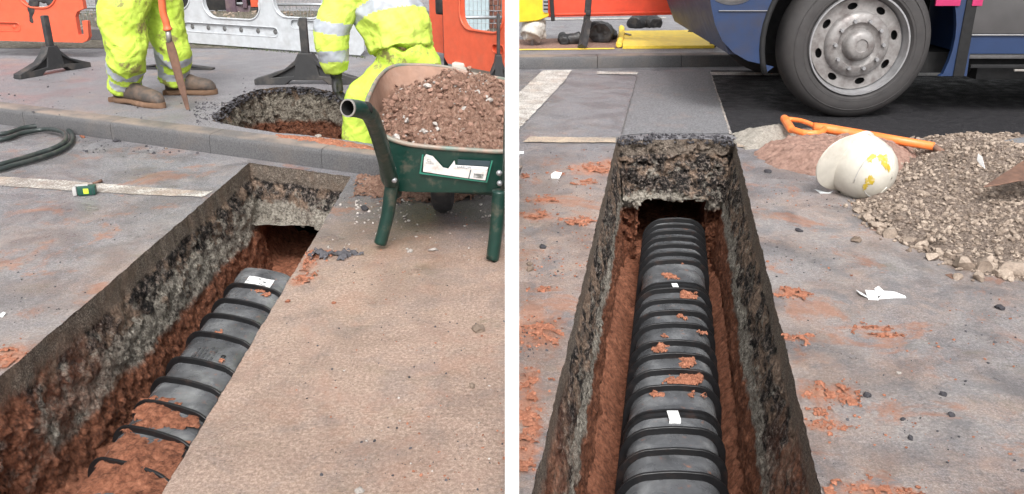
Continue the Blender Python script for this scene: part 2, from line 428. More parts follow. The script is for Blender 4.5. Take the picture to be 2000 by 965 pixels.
c = n.ramp(n.noise(48, 8, .75), [(.3, (.07, .035, .025)), (.5, (.30, .17, .12)), (.68, (.52, .35, .27))])
c = n.mix(n.ramp(n.noise(60, 3), [(.66, 0.0), (.7, .9)]), c, (.5, .45, .4))
SOIL = n.done(c, .8, n.bump(n.noise(60, 8, .85), 1.0, .025), spec=.3)
n = NB('pinkish_brown_sand')
c = n.ramp(n.noise(30, 8, .7), [(.3, (.15, .085, .065)), (.5, (.27, .165, .13)), (.75, (.38, .25, .20))])
SAND = n.done(c, .85, n.bump(n.noise(38, 7, .7), .8, .02), spec=.3)
n = NB('grey_gravel_bed')
c = n.ramp(n.noise(65, 7, .8), [(.38, (.08, .058, .045)), (.5, (.27, .205, .165)), (.62, (.5, .41, .345))])
GRAVEL = n.done(c, .8, n.bump(n.noise(55, 7, .85), 1.0, .03), spec=.3)
n = NB('pale_mortar_crumbs')
c = n.ramp(n.noise(80, 7, .8), [(.32, (.2, .18, .16)), (.5, (.42, .38, .33)), (.7, (.6, .56, .5))])
MORTAR = n.done(c, .85, n.bump(n.noise(80, 7, .85), 1.0, .02), spec=.3)
def stone_mat(name, a, b):
    n = NB(name)
    rv = n.t.nodes.new('ShaderNodeNewGeometry').outputs['Random Per Island']
    c = n.ramp(rv, [(0, a), (.45, tuple((x + y) / 2 for x, y in zip(a, b))), (1, b)])
    c = n.mix(n.ramp(n.noise(90, 6, .7), [(.4, 0.0), (.65, .5)]), c, tuple(x * .55 for x in a))
    return n.done(c, .75, n.bump(n.noise(110, 6, .7), .7, .006), spec=.35)
STONE = stone_mat('pale_crushed_stone', (.17, .125, .095), (.42, .34, .275))
STONED = stone_mat('dark_grit', (.035, .033, .038), (.10, .095, .105))
STONEW = stone_mat('white_limestone_chip', (.30, .27, .245), (.52, .475, .44))
STONEC = stone_mat('clay_crumb', (.24, .09, .05), (.42, .19, .12))
n = NB('black_duct_plastic')
X, Y, Z = n.xyz()
c = n.ramp(n.noise(6, 7, .6, dist=.3), [(.36, (.052, .054, .058)), (.52, (.095, .098, .104)), (.70, (.19, .195, .20))])  # black plastic, lightened for the sky sheen on its top
c = n.mix(n.math('MULTIPLY', n.ramp(n.noise(22, 7, .75), [(.6, 0.0), (.68, .8)]), n.rng(Z, -.8, -.45, .7, 1)), c, (.25, .11, .065))
DUCT = n.done(c, n.ramp(n.noise(11, 6), [(.35, .18), (.65, .38)]), n.bump(n.noise(60, 6, .8), .3, .004))
RIBM = simple('shaded_black_rib_plastic', (.006, .006, .007), (.10, .05, .035), 14, .3, (.42, .6), .1, thr=.55)  # blacker than the duct body; shade of the rib faces is in this colour
WHITE = simple('white_painted_board', (.93, .93, .93), (.9, .9, .9), 5, .1, (.5, .6), .03, var=.01)
ORANGE = simple('orange_barrier_plastic', (.62, .10, .045), (.4, .12, .07), 6, .35, (.4, .6), .08, var=.08)
GREYP = simple('pale_grey_barrier_plastic', (.44, .46, .48), (.25, .23, .22), 6, .4, (.45, .65), .08)
RUBBER = simple('black_rubber', (.028, .028, .03), (.12, .1, .085), 9, .6, (.5, .8), .2)
n = NB('hi_vis_yellow_cloth')
c = n.ramp(n.noise(9, 4), [(.3, (.40, .56, .055)), (.7, (.53, .70, .10))])
c = n.mix(n.ramp(n.noise(5.5, 8, .72), [(.54, 0.0), (.60, .85)]), c, (.22, .17, .08))
HIVIS = n.done(c, .75, n.bump(n.noise(9, 3, .5, dist=1.4), .5, .03), spec=.3)
n = NB('clean_hi_vis_jacket')
c = n.ramp(n.noise(9, 4), [(.3, (.47, .61, .08)), (.7, (.57, .71, .13))])
c = n.mix(n.ramp(n.noise(4.5, 6, .6), [(.62, 0.0), (.8, .3)]), c, (.35, .38, .08))
HIVISJ = n.done(c, .7, n.bump(n.noise(8, 3, .5, dist=1.4), .5, .03), spec=.3)
SILVER = simple('reflective_grey_band', (.34, .365, .40), (.25, .2, .17), 9, .4, (.35, .5), .15)
BOOTM = simple('muddy_leather_boot', (.06, .05, .044), (.15, .10, .072), 14, .9, (.6, .85), .5, 60, thr=.4)
SOLEM = simple('mud_caked_sole', (.15, .085, .05), (.25, .15, .1), 12, .8, (.7, .9), .6, 50)
SKIN = simple('skin', (.45, .26, .18), (.4, .2, .14), 20, .2, (.5, .6), .05)
HAIR = simple('dark_hair', (.03, .02, .015), None, 20, .1, (.5, .7), .4)
GLOVE = simple('black_work_glove', (.02, .02, .022), (.1, .08, .06), 20, .5, (.6, .8), .4)
GREENP = simple('green_powder_coat', (.004, .030, .022), (.16, .12, .09), 11, .7, (.3, .5), .2, coat=.1, thr=.54)
TRAYIN = simple('mud_stained_tray_inside', (.26, .15, .105), (.33, .22, .17), 9, .8, (.6, .85), .3)
RIMM = simple('worn_tray_rim', (.12, .17, .145), (.3, .2, .155), 9, .95, (.4, .6), .2, thr=.38)
HOLLOW = simple('dark_tube_bore', (.006, .006, .006), None, 10, .1, (.8, .9), .05)
RAWMET = simple('bare_metal_edge', (.35, .33, .31), None, 20, .4, (.4, .6), .1, metal=.6)
LABELM = simple('scuffed_white_label', (.62, .60, .58), (.35, .25, .2), 22, .7, (.4, .6), .1, thr=.48)
LABELW = simple('clean_white_label', (.82, .82, .82), (.5, .4, .35), 30, .5, (.4, .6), .05, thr=.6)
INK = simple('label_ink', (.03, .05, .06), None, 10, .1, (.5, .6), .05)
RUST = simple('rusty_steel', (.13, .075, .055), (.22, .12, .08), 14, .8, (.6, .85), .3, metal=.2, thr=.4)
SHAFTM = simple('orange_red_plastic_shaft', (.60, .13, .05), (.4, .14, .08), 10, .4, (.35, .5), .08)
SHAFTO = simple('bright_orange_shaft', (.82, .20, .045), (.75, .38, .2), 8, .5, (.35, .5), .08)
HAT = simple('scuffed_white_plastic', (.52, .49, .43), (.34, .29, .22), 5, .8, (.35, .5), .08)
YMARK = simple('yellow_paint_smear', (.44, .31, .02), (.55, .50, .40), 34, .95, (.5, .6), .1)
HOSEM = simple('dark_green_grey_hose', (.020, .028, .027), (.12, .115, .105), 12, .45, (.35, .55), .15)
BLUE = simple('blue_bus_paint', (.012, .030, .085), (.035, .03, .035), 3, .6, (.4, .5), .02)
BUSGREY = simple('grey_bus_panel', (.065, .062, .063), (.06, .06, .06), 3, .4, (.4, .5), .03)
BUSBLK = simple('black_underbody', (.008, .008, .009), (.02, .018, .016), 6, .4, (.7, .9), .2)
PINK = simple('magenta_bus_stripe', (.45, .03, .12), None, 3, .05, (.3, .4), .02)
TYRE = simple('dusty_tyre_rubber', (.036, .033, .033), (.062, .055, .052), 5, .5, (.65, .85), .15)
RIMS = simple('worn_silver_wheel', (.25, .238, .232), (.12, .10, .095), 11, .85, (.4, .6), .2, metal=.3, thr=.44)
CHROME = simple('grey_metal', (.35, .35, .36), (.2, .18, .17), 9, .4, (.3, .5), .1, metal=.6)
YELLOW = simple('yellow_plate_paint', (.90, .64, .07), (.50, .38, .12), 6, .4, (.5, .6), .1)
YELSIGN = simple('yellow_plastic', (.72, .52, .02), (.5, .35, .05), 4, .3, (.4, .5), .08)
REDP = simple('red_barrier_plastic', (.68, .07, .03), (.45, .08, .05), 5, .3, (.4, .55), .05)
SACKB = simple('black_sandbag_plastic', (.025, .025, .027), (.13, .11, .09), 9, .5, (.4, .6), .3, 24)
SACKW = simple('dirty_white_sack', (.50, .48, .45), (.25, .2, .16), 7, .6, (.6, .75), .4, 26)
TAPEG = simple('green_case', (.01, .06, .045), (.05, .05, .05), 30, .4, (.3, .45), .1)
PALEP = simple('pale_grey_case', (.40, .39, .38), None, 20, .4, (.4, .6), .1)
LIME = simple('lime_sticker', (.55, .75, .05), None, 30, .2, (.5, .6), .05)
FOIL = simple('white_foil_scrap', (.78, .8, .8), (.3, .33, .35), 40, .6, (.3, .45), .3, thr=.55)
GALV = simple('galvanised_steel', (.36, .38, .40), (.25, .22, .2), 12, .4, (.35, .5), .1, metal=.5)
PURPLE = simple('faded_purple_steel', (.10, .065, .085), (.2, .15, .13), 9, .6, (.5, .7), .15)
BLKMACH = simple('black_machine_paint', (.012, .012, .013), (.06, .05, .04), 6, .5, (.5, .7), .1)
BRICK = simple('red_brown_brick', (.20, .075, .05), (.3, .25, .2), 12, .6, (.7, .9), .3)
BLUEP = simple('pale_blue_board', (.42, .52, .56), (.3, .3, .3), 5, .3, (.5, .6), .05)
n = NB('verge_ground')
c = n.ramp(n.noise(26, 7, .75), [(.35, (.05, .05, .03)), (.5, (.15, .13, .10)), (.65, (.26, .23, .2))])
VERGE = n.done(c, .9, n.bump(n.noise(40, 6, .8), 1, .03))

# ------------------------------------------------------------------ trenches: plan
def line_pt(a, b, py, z=0.0):  # world point on the ground line through pixels a, b at pixel row py
    return G(a[0] + (b[0] - a[0]) * (py - a[1]) / (b[1] - a[1]), py, z)
RT = [line_pt((1205, 275), (1040, 965), 1180), G(1205, 272), G(1435, 272), line_pt((1435, 275), (1605, 965), 1180)]
LT = [line_pt((485, 318), (0, 735), 1010), G(487, 318), G(686, 345), line_pt((685, 345), (315, 965), 1060)]
def perimeter(c, step, jit, seed, closed=True):
    """points round a dug edge, with inward normals; jittered so that the edge is broken"""
    P = []; c = [Vector((q[0], q[1])) for q in c]; cen = sum(c, Vector((0, 0))) / len(c); nn = len(c)
    for i in range(nn):
        a, b = c[i], c[(i + 1) % nn]; d = b - a; k = max(2, int(d.length / step)); nr = Vector((d.y, -d.x)).normalized()
        if nr.dot(cen - a) < 0: nr = -nr
        for j in range(k):
            t = j / k; P.append([a + d * t, nr, i, t])
    m = len(P); out = []
    for i, (p, nr, sd, t) in enumerate(P):
        q = Vector((0, 0))
        for w in range(-2, 3): q += P[(i + w) % m][1]
        q.normalize()
        j = jit[sd] * (fr((p.x, p.y, 0), 9, 4, seed) + .6 * fr((p.x, p.y, 0), 34, 3, seed + 3))
        out.append((p + q * j, q, sd, t))
    return out
RTP = perimeter(RT, .016, (.005, .03, .005, .01), 1.0)
LTP = perimeter(LT, .016, (.006, .009, .005, .01), 5.0)

def dug_wall(per, rows, inset, amp, seed, skip=None):
    bm = BM(); g = []
    for (p, nr, sd, t) in per:
        col = []
        for z in rows:
            base = p + nr * inset(z, sd, t)
            a = amp(z, sd)
            q = Vector((base.x, base.y, z))
            dsp = a * (.75 * fr(q, 4.5, 5, seed) + .75 * fr(q, 16, 4, seed + 9) + .6 * fr(q, 42, 3, seed + 4))
            dz = a * .4 * fr(q, 13, 3, seed + 21) if z != rows[0] else 0
            col.append(bm.verts.new((q.x + nr.x * dsp, q.y + nr.y * dsp, z + dz)))
        g.append(col)
    m = len(g)
    for i in range(m):
        A, B = g[i], g[(i + 1) % m]
        for k in range(len(rows) - 1):
            if skip and skip(per[i], (A[k].co + B[k + 1].co) / 2): continue
            bm.faces.new((A[k], B[k], B[k + 1], A[k + 1]))
    bmesh.ops.recalc_face_normals(bm, faces=bm.faces)
    return bm
def rows(z0, z1, st=.016):
    k = int((z0 - z1) / st); return [z0 + (z1 - z0) * i / k for i in range(k + 1)]
def lerp_tab(tab, x):
    if x >= tab[0][0]: return tab[0][1]
    for (a, va), (b, vb) in zip(tab, tab[1:]):
        if x >= b: return va + (vb - va) * (a - x) / (a - b)
    return tab[-1][1]

# trench frames: u along, v across
def mk_frame(T):
    o = (Vector(T[0][:2]) + Vector(T[3][:2])) / 2; e = (Vector(T[1][:2]) + Vector(T[2][:2])) / 2
    a = (e - o); L = a.length; a.normalize(); return o, a, Vector((a.y, -a.x)), L
RO, RA, RB, RLEN = mk_frame(RT); LO, LA, LB, LLEN = mk_frame(LT)
def ruv(p): d = Vector((p[0], p[1])) - RO; return d.dot(RA), d.dot(RB)
def luv(p): d = Vector((p[0], p[1])) - LO; return d.dot(LA), d.dot(LB)

RD, LD = -.86, -.70
rin = lambda z, sd, t: lerp_tab([(0, 0), (-.10, .006), (-.30, .035), (-.5, .06), (-.86, .10)], z) if sd != 1 else lerp_tab([(0, 0), (-.05, .01), (-.42, .20), (-.47, .18), (-.5, .1), (-.86, .1)], z)
ramp_amp = lambda z, sd: (.003 + .015 * min(1, max(0, (-.08 - z) / .06))) if sd in (0, 2) else .008 + .055 * min(1, max(0, -z / .06))
OPW = .235
def rskip(pp, c):
    if pp[2] != 1: return False
    v = ruv(c)[1] - .0
    return abs(v) < OPW + .02 * fr(c, 9, 3, 3) and c.z < -.40 + .03 * fr((c.x, 0, 0), 8, 3, 8)
struct('trench_wall', dug_wall(RTP, rows(0, RD), rin, ramp_amp, 11, rskip), WALL_R, 60)
lin = lambda z, sd, t: lerp_tab([(0, 0), (-.11, .006), (-.25, .03), (-.37, .04), (-.7, .10)], z) if sd != 1 else lerp_tab([(0, 0), (-.15, .0), (-.152, .01), (-.39, .03), (-.7, .03)], z)
lamp = lambda z, sd: (.003 + .020 * min(1, max(0, (-.09 - z) / .05))) if sd in (0, 2) else .006 + .008 * min(1, max(0, -z / .1))
def lskip(pp, c):
    if pp[2] != 1: return False
    v = luv(c)[1]
    return -.35 < v < .33 and c.z < -.37 + .025 * fr((c.x, 0, 0), 9, 3, 2)
struct('trench_wall', dug_wall(LTP, rows(0, LD), lin, lamp, 31, lskip), WALL_L, 60)
# tunnels that run on beyond the end walls (open boxes)
def tunnel(o, a, b, u0, u1, v0, v1, z0, z1, seed, mat):
    bm = BM(); nu = int((u1 - u0) / .04); path = []
    for k in range(9): path.append((v0, z0 + (z1 - z0) * k / 8))
    for k in range(1, 12): path.append((v0 + (v1 - v0) * k / 12, z1))
    for k in range(9): path.append((v1, z1 + (z0 - z1) * k / 8))
    g = []
    for i in range(nu + 1):
        u = u0 + (u1 - u0) * i / nu; r_ = []
        for v, z in path:
            w = o + a * u + b * v; q = Vector((w.x, w.y, z))
            r_.append(bm.verts.new(q + Vector((0, 0, 1)) * .02 * fr(q, 7, 4, seed) + Vector((b.x, b.y, 0)) * .015 * fr(q, 8, 4, seed + 5)))
        g.append(r_)
    for A, B in zip(g, g[1:]):
        for k in range(len(path) - 1): bm.faces.new((A[k], A[k + 1], B[k + 1], B[k]))
    bm.faces.new(g[-1])
    return bm
struct('tunnel', tunnel(RO, RA, RB, RLEN - .2, RLEN + 1.6, -OPW - .02, OPW + .02, RD, -.385, 3, WALL_R), WALL_R, 60)
struct('tunnel', tunnel(LO, LA, LB, LLEN - .05, LLEN + .9, -.35, .33, LD, -.36, 6, WALL_L), WALL_L, 60)

# ------------------------------------------------------------------ footway, kerb
KA, KB_ = G(0, 243), G(748, 346)
kd = Vector((KB_.x - KA.x, KB_.y - KA.y)).normalized(); kn = Vector((-kd.y, kd.x))   # kn points away from the camera
KR = Vector(KA[:2]) + kd * ((0.0 - KA.x) / kd.x)       # where the kerb meets x = 0
KL = Vector(KA[:2]) - kd * 9
FZ = .13
HPX = [(412, 236), (430, 215), (446, 199), (470, 186), (497, 176), (530, 171), (565, 169), (600, 170), (640, 177), (690, 188), (735, 205), (765, 235), (770, 262), (742, 284), (700, 277), (640, 269), (590, 263), (545, 260), (480, 250)]
HOLE = [G(x, y, FZ) for x, y in HPX]
# keep the near edge of the hole behind the kerb stone
HOLE = [Vector((p.x, p.y)) for p in HOLE]
def push(p):
    d = (p - KR).dot(kn)
    return p if d > .17 else p + kn * (.17 - d)
HOLE = [push(p) for p in HOLE]
HP = perimeter([Vector((p.x, p.y)) for p in HOLE], .02, tuple([.03] * 12 + [.008] * 7), 8.0)
HW = [pp[0] for pp in HP]
hin = lambda z, sd, t: lerp_tab([(.13, 0), (.05, .012), (-.45, .14)], z)
struct('footway_hole_wall', dug_wall(HP, rows(FZ, -.45, .02), hin, lambda z, sd: .006 + .04 * min(1, (FZ - z) / .05), 51), WALL_H, 60)
# road sheet
def rowpts(per): return [(p[0].x, p[0].y) for p in per]
hole_low = [(p.x, p.y) for p in [q[0] + q[1] * 0 for q in HP][::2]]
RW = [(-60, -8), (60, -8), (60, 160), (-60, 160)]
struct('road', flat_poly(RW, [rowpts(RTP), rowpts(LTP), hole_low], 0), ROAD)
kb = .15
kl2, kr2 = KL + kn * kb, KR + kn * kb * 1.0
kr2 = kr2 + kd * ((0 - kr2.x) / kd.x)
fw = [(kl2.x, kl2.y), (kr2.x, kr2.y), (0, 12.2), (-14, 12.2)]
struct('footway', flat_poly(fw, [rowpts(HP)], FZ), FOOT)
bm = BM(); add_poly(bm, [(0, kr2.y, -.02), (0, 12.2, -.02), (0, 12.2, FZ), (0, kr2.y, FZ)]); struct('footway_edge', bm, KERB)
# kerb stones as one run with mitred joints
bm = BM(); prof = [(0, -.02), (.0, .095), (.006, .112), (.018, .124), (.035, .1305), (kb + .001, .1335)]
s = 0.0; total = (KR - KL).length; jt = (Vector(G(411, 300)[:2]) - KL).dot(kd); starts = [jt + .915 * k for k in range(-12, 6)]
for a in starts:
    a0, a1 = max(0, a + .002), min(total, a + .913)
    if a1 <= a0: continue
    kk = 8; g = []
    for i in range(kk + 1):
        q = KL + kd * (a0 + (a1 - a0) * i / kk)
        g.append([bm.verts.new((q.x + kn.x * u, q.y + kn.y * u, z + .002 * math.sin(a * 7) * (z > 0))) for u, z in prof])
    for A, B in zip(g, g[1:]):
        for k in range(len(prof) - 1): bm.faces.new((A[k], B[k], B[k + 1], A[k + 1]))
    bm.faces.new(g[0]); bm.faces.new(g[-1][::-1])
bmesh.ops.recalc_face_normals(bm, faces=bm.faces)
struct('kerb', bm, KERB, 40)
# second asphalt lip left of the trench end: mound of black tar along the kerb foot
# far kerb on the right and its footway
F0, F1 = G(1000, 136), G(2000, 122)
fd = Vector((F1.x - F0.x, F1.y - F0.y)).normalized(); fn = Vector((-fd.y, fd.x)); F0 = Vector(F0[:2]) + fd * ((0 - F0.x) / fd.x)
bm = BM(); e = F0 + fd * 20
prof = [(0, -.02), (.0, .10), (.01, .122), (.03, .1305), (.15, .133)]
for k in range(22):
    a0, a1 = F0 + fd * (k * .915 + .003), F0 + fd * (k * .915 + .912)
    g = [[bm.verts.new((q.x + fn.x * u, q.y + fn.y * u, z)) for u, z in prof] for q in (a0, a1)]
    for j in range(len(prof) - 1): bm.faces.new((g[0][j], g[1][j], g[1][j + 1], g[0][j + 1]))
    bm.faces.new(g[0]); bm.faces.new(g[1][::-1])
bmesh.ops.recalc_face_normals(bm, faces=bm.faces)
struct('far_kerb', bm, KERB, 40)
a = F0 + fn * .149; b = a + fd * 20; cc = b + fn * 1.75; dd = a + fn * 1.75
bm = BM(); add_poly(bm, [(p.x, p.y, FZ) for p in (a, b, cc, dd)]); add_poly(bm, [(p.x, p.y, z) for p, z in ((dd, FZ), (cc, FZ), (cc, -.01), (dd, -.01))])
struct('far_footway', bm, FOOT)
# verge at the back left
bm = BM(); add_poly(bm, [(-16, 9.7, FZ + .006), (0, 9.7, FZ + .006), (0, 14, FZ + .006), (-16, 14, FZ + .006)]); struct('verge', bm, VERGE)

# ------------------------------------------------------------------ road markings and surfaces (right)
def sheet(name, pxs, mat, z, rough_edge=0.0, zt=0.0, label=None, kind='structure'):
    pts = [G(x, y, zt) for x, y in pxs]; o = []
    for i in range(len(pts)):
        a, b = pts[i], pts[(i + 1) % len(pts)]; k = max(1, int((b - a).length / .03)) if rough_edge else 1
        for j in range(k):
            p = a.lerp(b, j / k); o.append((p.x + rough_edge * fr(p, 25, 3, 1), p.y + rough_edge * 1.6 * fr(p, 25, 3, 7)))
    return struct(name, flat_poly(o, [], z + zt), mat)
sheet('shaded_dark_road', [(1391, 152), (1432, 266), (1520, 268), (2300, 296), (3200, 330), (3200, 138), (1388, 138)], DARKROAD, .004, .006)  # dark lane, with the bus's shade painted into its colour
sheet('reinstated_road_strip', [(1243, 140), (1386, 140), (1389, 152), (1427, 262), (1400, 262), (1250, 262), (1213, 266), (1243, 152)], PATCH, .004, .004)
sheet('hatch_marking', [(1060, 139), (1117, 138), (1102, 160), (1060, 205), (1013, 254), (960, 310), (900, 290)], PAINT2, .008, .008)
sheet('edge_line', [(1167, 141), (1247, 142), (1244, 147), (1166, 146)], PAINT2, .008, .004)
sheet('edge_line', [(1387, 142), (1700, 143), (2100, 146), (2100, 151), (1700, 149), (1390, 148)], PAINT2, .008, .004)
sheet('buff_line', [(1035, 269), (1203, 271), (1203, 280), (1090, 280), (1022, 279)], PAINT3, .008, .006)
sheet('buff_line', [(1438, 281), (1500, 283), (1498, 290), (1440, 289)], PAINT3, .008, .006)
sheet('sealed_joint', [(1244, 150), (1245.5, 150), (1216, 262), (1213, 262)], KERB, .0075, .006)
sheet('sealed_joint', [(1389, 150), (1391, 150), (1429, 264), (1425, 264)], PAINT, .0075, .010)
# the worn white line on the left
sheet('parking_line', [(-260, 318), (0, 346), (130, 354), (250, 364), (404, 375), (418, 374), (396, 386), (250, 380), (120, 372), (0, 364), (-260, 338)], PAINT, .004, .006)

# ------------------------------------------------------------------ added white post that fills the gap between the two halves of the site
bm = BM(); yb = 1.80
for sx in (0,):
    def halfw(z): return 13.6 / FPX * (yb * cp + (CH - z) * sp)
    g = []
    for z in (0, .5, 1.0, 1.62):
        h = halfw(z); g.append([bm.verts.new((x, y, z)) for x, y in ((-h, yb), (h, yb), (h, yb + .05), (-h, yb + .05))])
    for A, B in zip(g, g[1:]):
        for k in range(4): bm.faces.new((A[k], A[(k + 1) % 4], B[(k + 1) % 4], B[k]))
    bm.faces.new(g[0][::-1]); bm.faces.new(g[-1])
tag(obj('added_divider_post', bm, WHITE), 'tall slim white painted post added as a divider between the two trenches', 'post')

# ------------------------------------------------------------------ soil heaps as height fields
def poly_dist(x, y, L):
    d = 1e9; n = len(L)
    for i in range(n):
        ax, ay = L[i][0], L[i][1]; bx, by = L[(i + 1) % n][0], L[(i + 1) % n][1]
        vx, vy = bx - ax, by - ay; t = max(0, min(1, ((x - ax) * vx + (y - ay) * vy) / (vx * vx + vy * vy + 1e-12)))
        q = (x - ax - vx * t) ** 2 + (y - ay - vy * t) ** 2
        if q < d: d = q
    return math.sqrt(d)
def heap(poly, hfun, res, base=0.0, seed=0, rag=.03, crumb=0.0):
    """poly: world xy outline; hfun(x, y, d): height at distance d inside the edge. Ragged outline, closed by the ground below."""
    xs = [p[0] for p in poly]; ys = [p[1] for p in poly]; x0, y0 = min(xs) - rag, min(ys) - rag
    nx = int((max(xs) + rag - x0) / res) + 1; ny = int((max(ys) + rag - y0) / res) + 1
    bm = BM(); H = {}
    for i in range(nx + 1):
        for j in range(ny + 1):
            x, y = x0 + i * res, y0 + j * res
            d = poly_dist(x, y, poly); d = d if pin(x, y, poly) else -d
            if 0 < base < .01 and (pin(x, y, RT) or pin(x, y, LT)): continue
            d += rag * (fr((x, y, 0), 6 + .14 / max(rag, .01), 6, seed)) + (crumb * (fr((x, y, 0), 26, 5, seed + 5) - .05) if crumb else 0)
            if d > -res * 1.5: H[i, j] = (x, y, hfun(x, y, max(d, 0)) if d > 0 else -.004, d)
    vv = {}
    for i in range(nx):
        for j in range(ny):
            ks = [(i, j), (i + 1, j), (i + 1, j + 1), (i, j + 1)]
            if all(k in H for k in ks) and any(H[k][3] > 0 for k in ks):
                for k in ks:
                    if k not in vv: vv[k] = bm.verts.new((H[k][0], H[k][1], base + H[k][2]))
                bm.faces.new([vv[k] for k in ks])
    return bm
def pxpoly(pxs, z=0.0): return [tuple(G(x, y, z)[:2]) for x, y in pxs]
ICO = {}
def ico(sub):
    if sub not in ICO:
        b = BM(); bmesh.ops.create_icosphere(b, subdivisions=sub, radius=1); b.verts.ensure_lookup_table()
        ICO[sub] = ([v.co.copy() for v in b.verts], [[v.index for v in f.verts] for f in b.faces]); b.free()
    return ICO[sub]
def stones(bm, pts, smin, smax, flat=.7, sub=1, seed=0):
    r = random.Random(seed)
    for p in pts:
        s = smin * (smax / smin) ** (r.random() ** 1.8); (tv, tf) = ico(sub); nv_ = []
        rot = Matrix.Rotation(r.random() * 6.28, 4, 'Z') @ Matrix.Rotation(r.random() * .8, 4, 'X'); sd = r.random() * 90
        sc = Vector((1, .65 + .35 * r.random(), flat * (.6 + .5 * r.random())))
        for vc in tv:
            c = vc * (1 + .62 * fr(vc, 1.15, 2, sd)); c = Vector((c.x * sc.x, c.y * sc.y, c.z * sc.z)) * s
            nv_.append(bm.verts.new(rot @ c + Vector(p) + Vector((0, 0, s * .30))))
        for f in tf: bm.faces.new([nv_[i] for i in f])
    return bm
# floor of the right trench
def trench_floor(o, a, b, L, hw, zfun, seed, u0=-.0, ext=1.0, res=.018):
    bm = BM(); nu = int((L + ext - u0) / res); nv = int(2 * hw / res); g = []
    for i in range(nu + 1):
        u = u0 + i * res; col = []
        for j in range(nv + 1):
            v = -hw + j * res; w = o + a * u + b * v
            z = zfun(u, v); q = Vector((w.x, w.y, z))
            col.append(bm.verts.new((w.x, w.y, z + .022 * fr(q, 7, 4, seed) + .016 * fr(q, 32, 4, seed + 2))))
        g.append(col)
    for A, B in zip(g, g[1:]):
        for k in range(len(A) - 1): bm.faces.new((A[k], A[k + 1], B[k + 1], B[k]))
    bmesh.ops.recalc_face_normals(bm, faces=bm.faces)
    return bm
struct('trench_floor', trench_floor(RO, RA, RB, RLEN, .33, lambda u, v: -.82 + 1.3 * max(0, abs(v + .01) - .215) * max(0, min(1, (RLEN - .35 - u) / .7)) - .05 * (u > RLEN - .6), 4, ext=1.4), CLAY, 70)
uF = luv(G(330, 905))[0]
def lz(u, v):
    h = -.64 + 1.3 * max(0, abs(v + .02) - .24) - .07 * max(0, min(1, (u - LLEN + .5) / .2))
    y_ = u
    # heap of clay at the near end, sloping down over the duct
    k = 1 / (1 + math.exp((u - LHEAP) / .13))
    return h * (1 - k) + (-.385 + .10 * math.sin(v * 5 + 1)) * k
LHEAP = luv(G(230, 930, -.4))[0]
struct('trench_floor', trench_floor(LO, LA, LB, LLEN, .36, lz, 14, ext=.8), CLAY, 70)

# ------------------------------------------------------------------ ribbed ducts
def duct_prof(w, h, r, grow=0.0, n=8):
    w2 = w / 2 + grow; h2 = h + grow; r2 = r + grow; P = [(-w2 - .01, 0)]
    for k in range(n + 1): a = R(180 - 90 * k / n); P.append((-w2 + r2 + r2 * math.cos(a), h2 - r2 + r2 * math.sin(a)))
    m = 4
    for k in range(1, m): P.append((-w2 + r2 + (2 * w2 - 2 * r2) * k / m, h2 + .006 * math.sin(math.pi * k / m)))
    for k in range(n + 1): a = R(90 - 90 * k / n); P.append((w2 - r2 + r2 * math.cos(a), h2 - r2 + r2 * math.sin(a)))
    P.append((w2 + .01, 0)); return P
def sweep(bm, prof, o, a, s, zb, stations):
    """stations: (t, grow); closed ends"""
    g = []
    for t, gr in stations:
        c = Vector((0, .5)); ring = []
        for x, z in prof(gr):
            w = o + a * t + s * x; ring.append(bm.verts.new((w.x, w.y, zb + z)))
        g.append(ring)
    for A, B in zip(g, g[1:]):
        for k in range(len(A) - 1): bm.faces.new((A[k], A[k + 1], B[k + 1], B[k]))
    bm.faces.new(g[0][::-1]); bm.faces.new(g[-1])
    bmesh.ops.recalc_face_normals(bm, faces=bm.faces)
# right duct
ZT = -.50; Wd, Hd, Rd = .385, .32, .11
rc0, rc1 = G(1316, 930, ZT), G(1318, 450, ZT)
ro = Vector(rc0[:2]); ra = (Vector(rc1[:2]) - ro).normalized(); rs = Vector((1, 0))
def rt(py): return (Vector(G(1317, py, ZT)[:2]) - ro).dot(ra)
dr = empty('drainage_duct', (ro.x, ro.y, ZT - Hd), 'long black ribbed plastic duct running along the right-hand trench into a dark tunnel', 'duct', 'ribbed ducts in the trenches')
pr = lambda gr: duct_prof(Wd, Hd, Rd, gr)
joints = [811, 559]
bodies = [(-.9, rt(811) - .01), (rt(811) + .01, rt(559) - .01), (rt(559) + .01, rt(428))]
for a0, a1 in bodies:
    bm = BM(); sweep(bm, pr, ro, ra, rs, ZT - Hd, [(a0, 0), (a0 + .03, .004)] + [(a0 + .03 + (a1 - a0 - .06) * k / 12, .002 * math.sin(k * 2.1)) for k in range(13)] + [(a1 - .02, .006), (a1, .006)])
    obj('duct_section', bm, DUCT, dr, 35)
ribs = [1180, 1105, 1045, 988, 934.7, 888.6, 846.6, 763.5, 732, 700.6, 675.5, 641, 616, 593.6, 572, 516, 500.5, 485, 471, 458, 446, 435]
ribs = [rt(y) for y in ribs]
for t in ribs:
    bm = BM(); sweep(bm, pr, ro, ra, rs, ZT - Hd, [(t - .010, .001), (t - .009, .027), (t - .007, .029), (t + .003, .029), (t + .005, .027), (t + .006, .001)]); obj('rib', bm, RIBM, dr, 30)
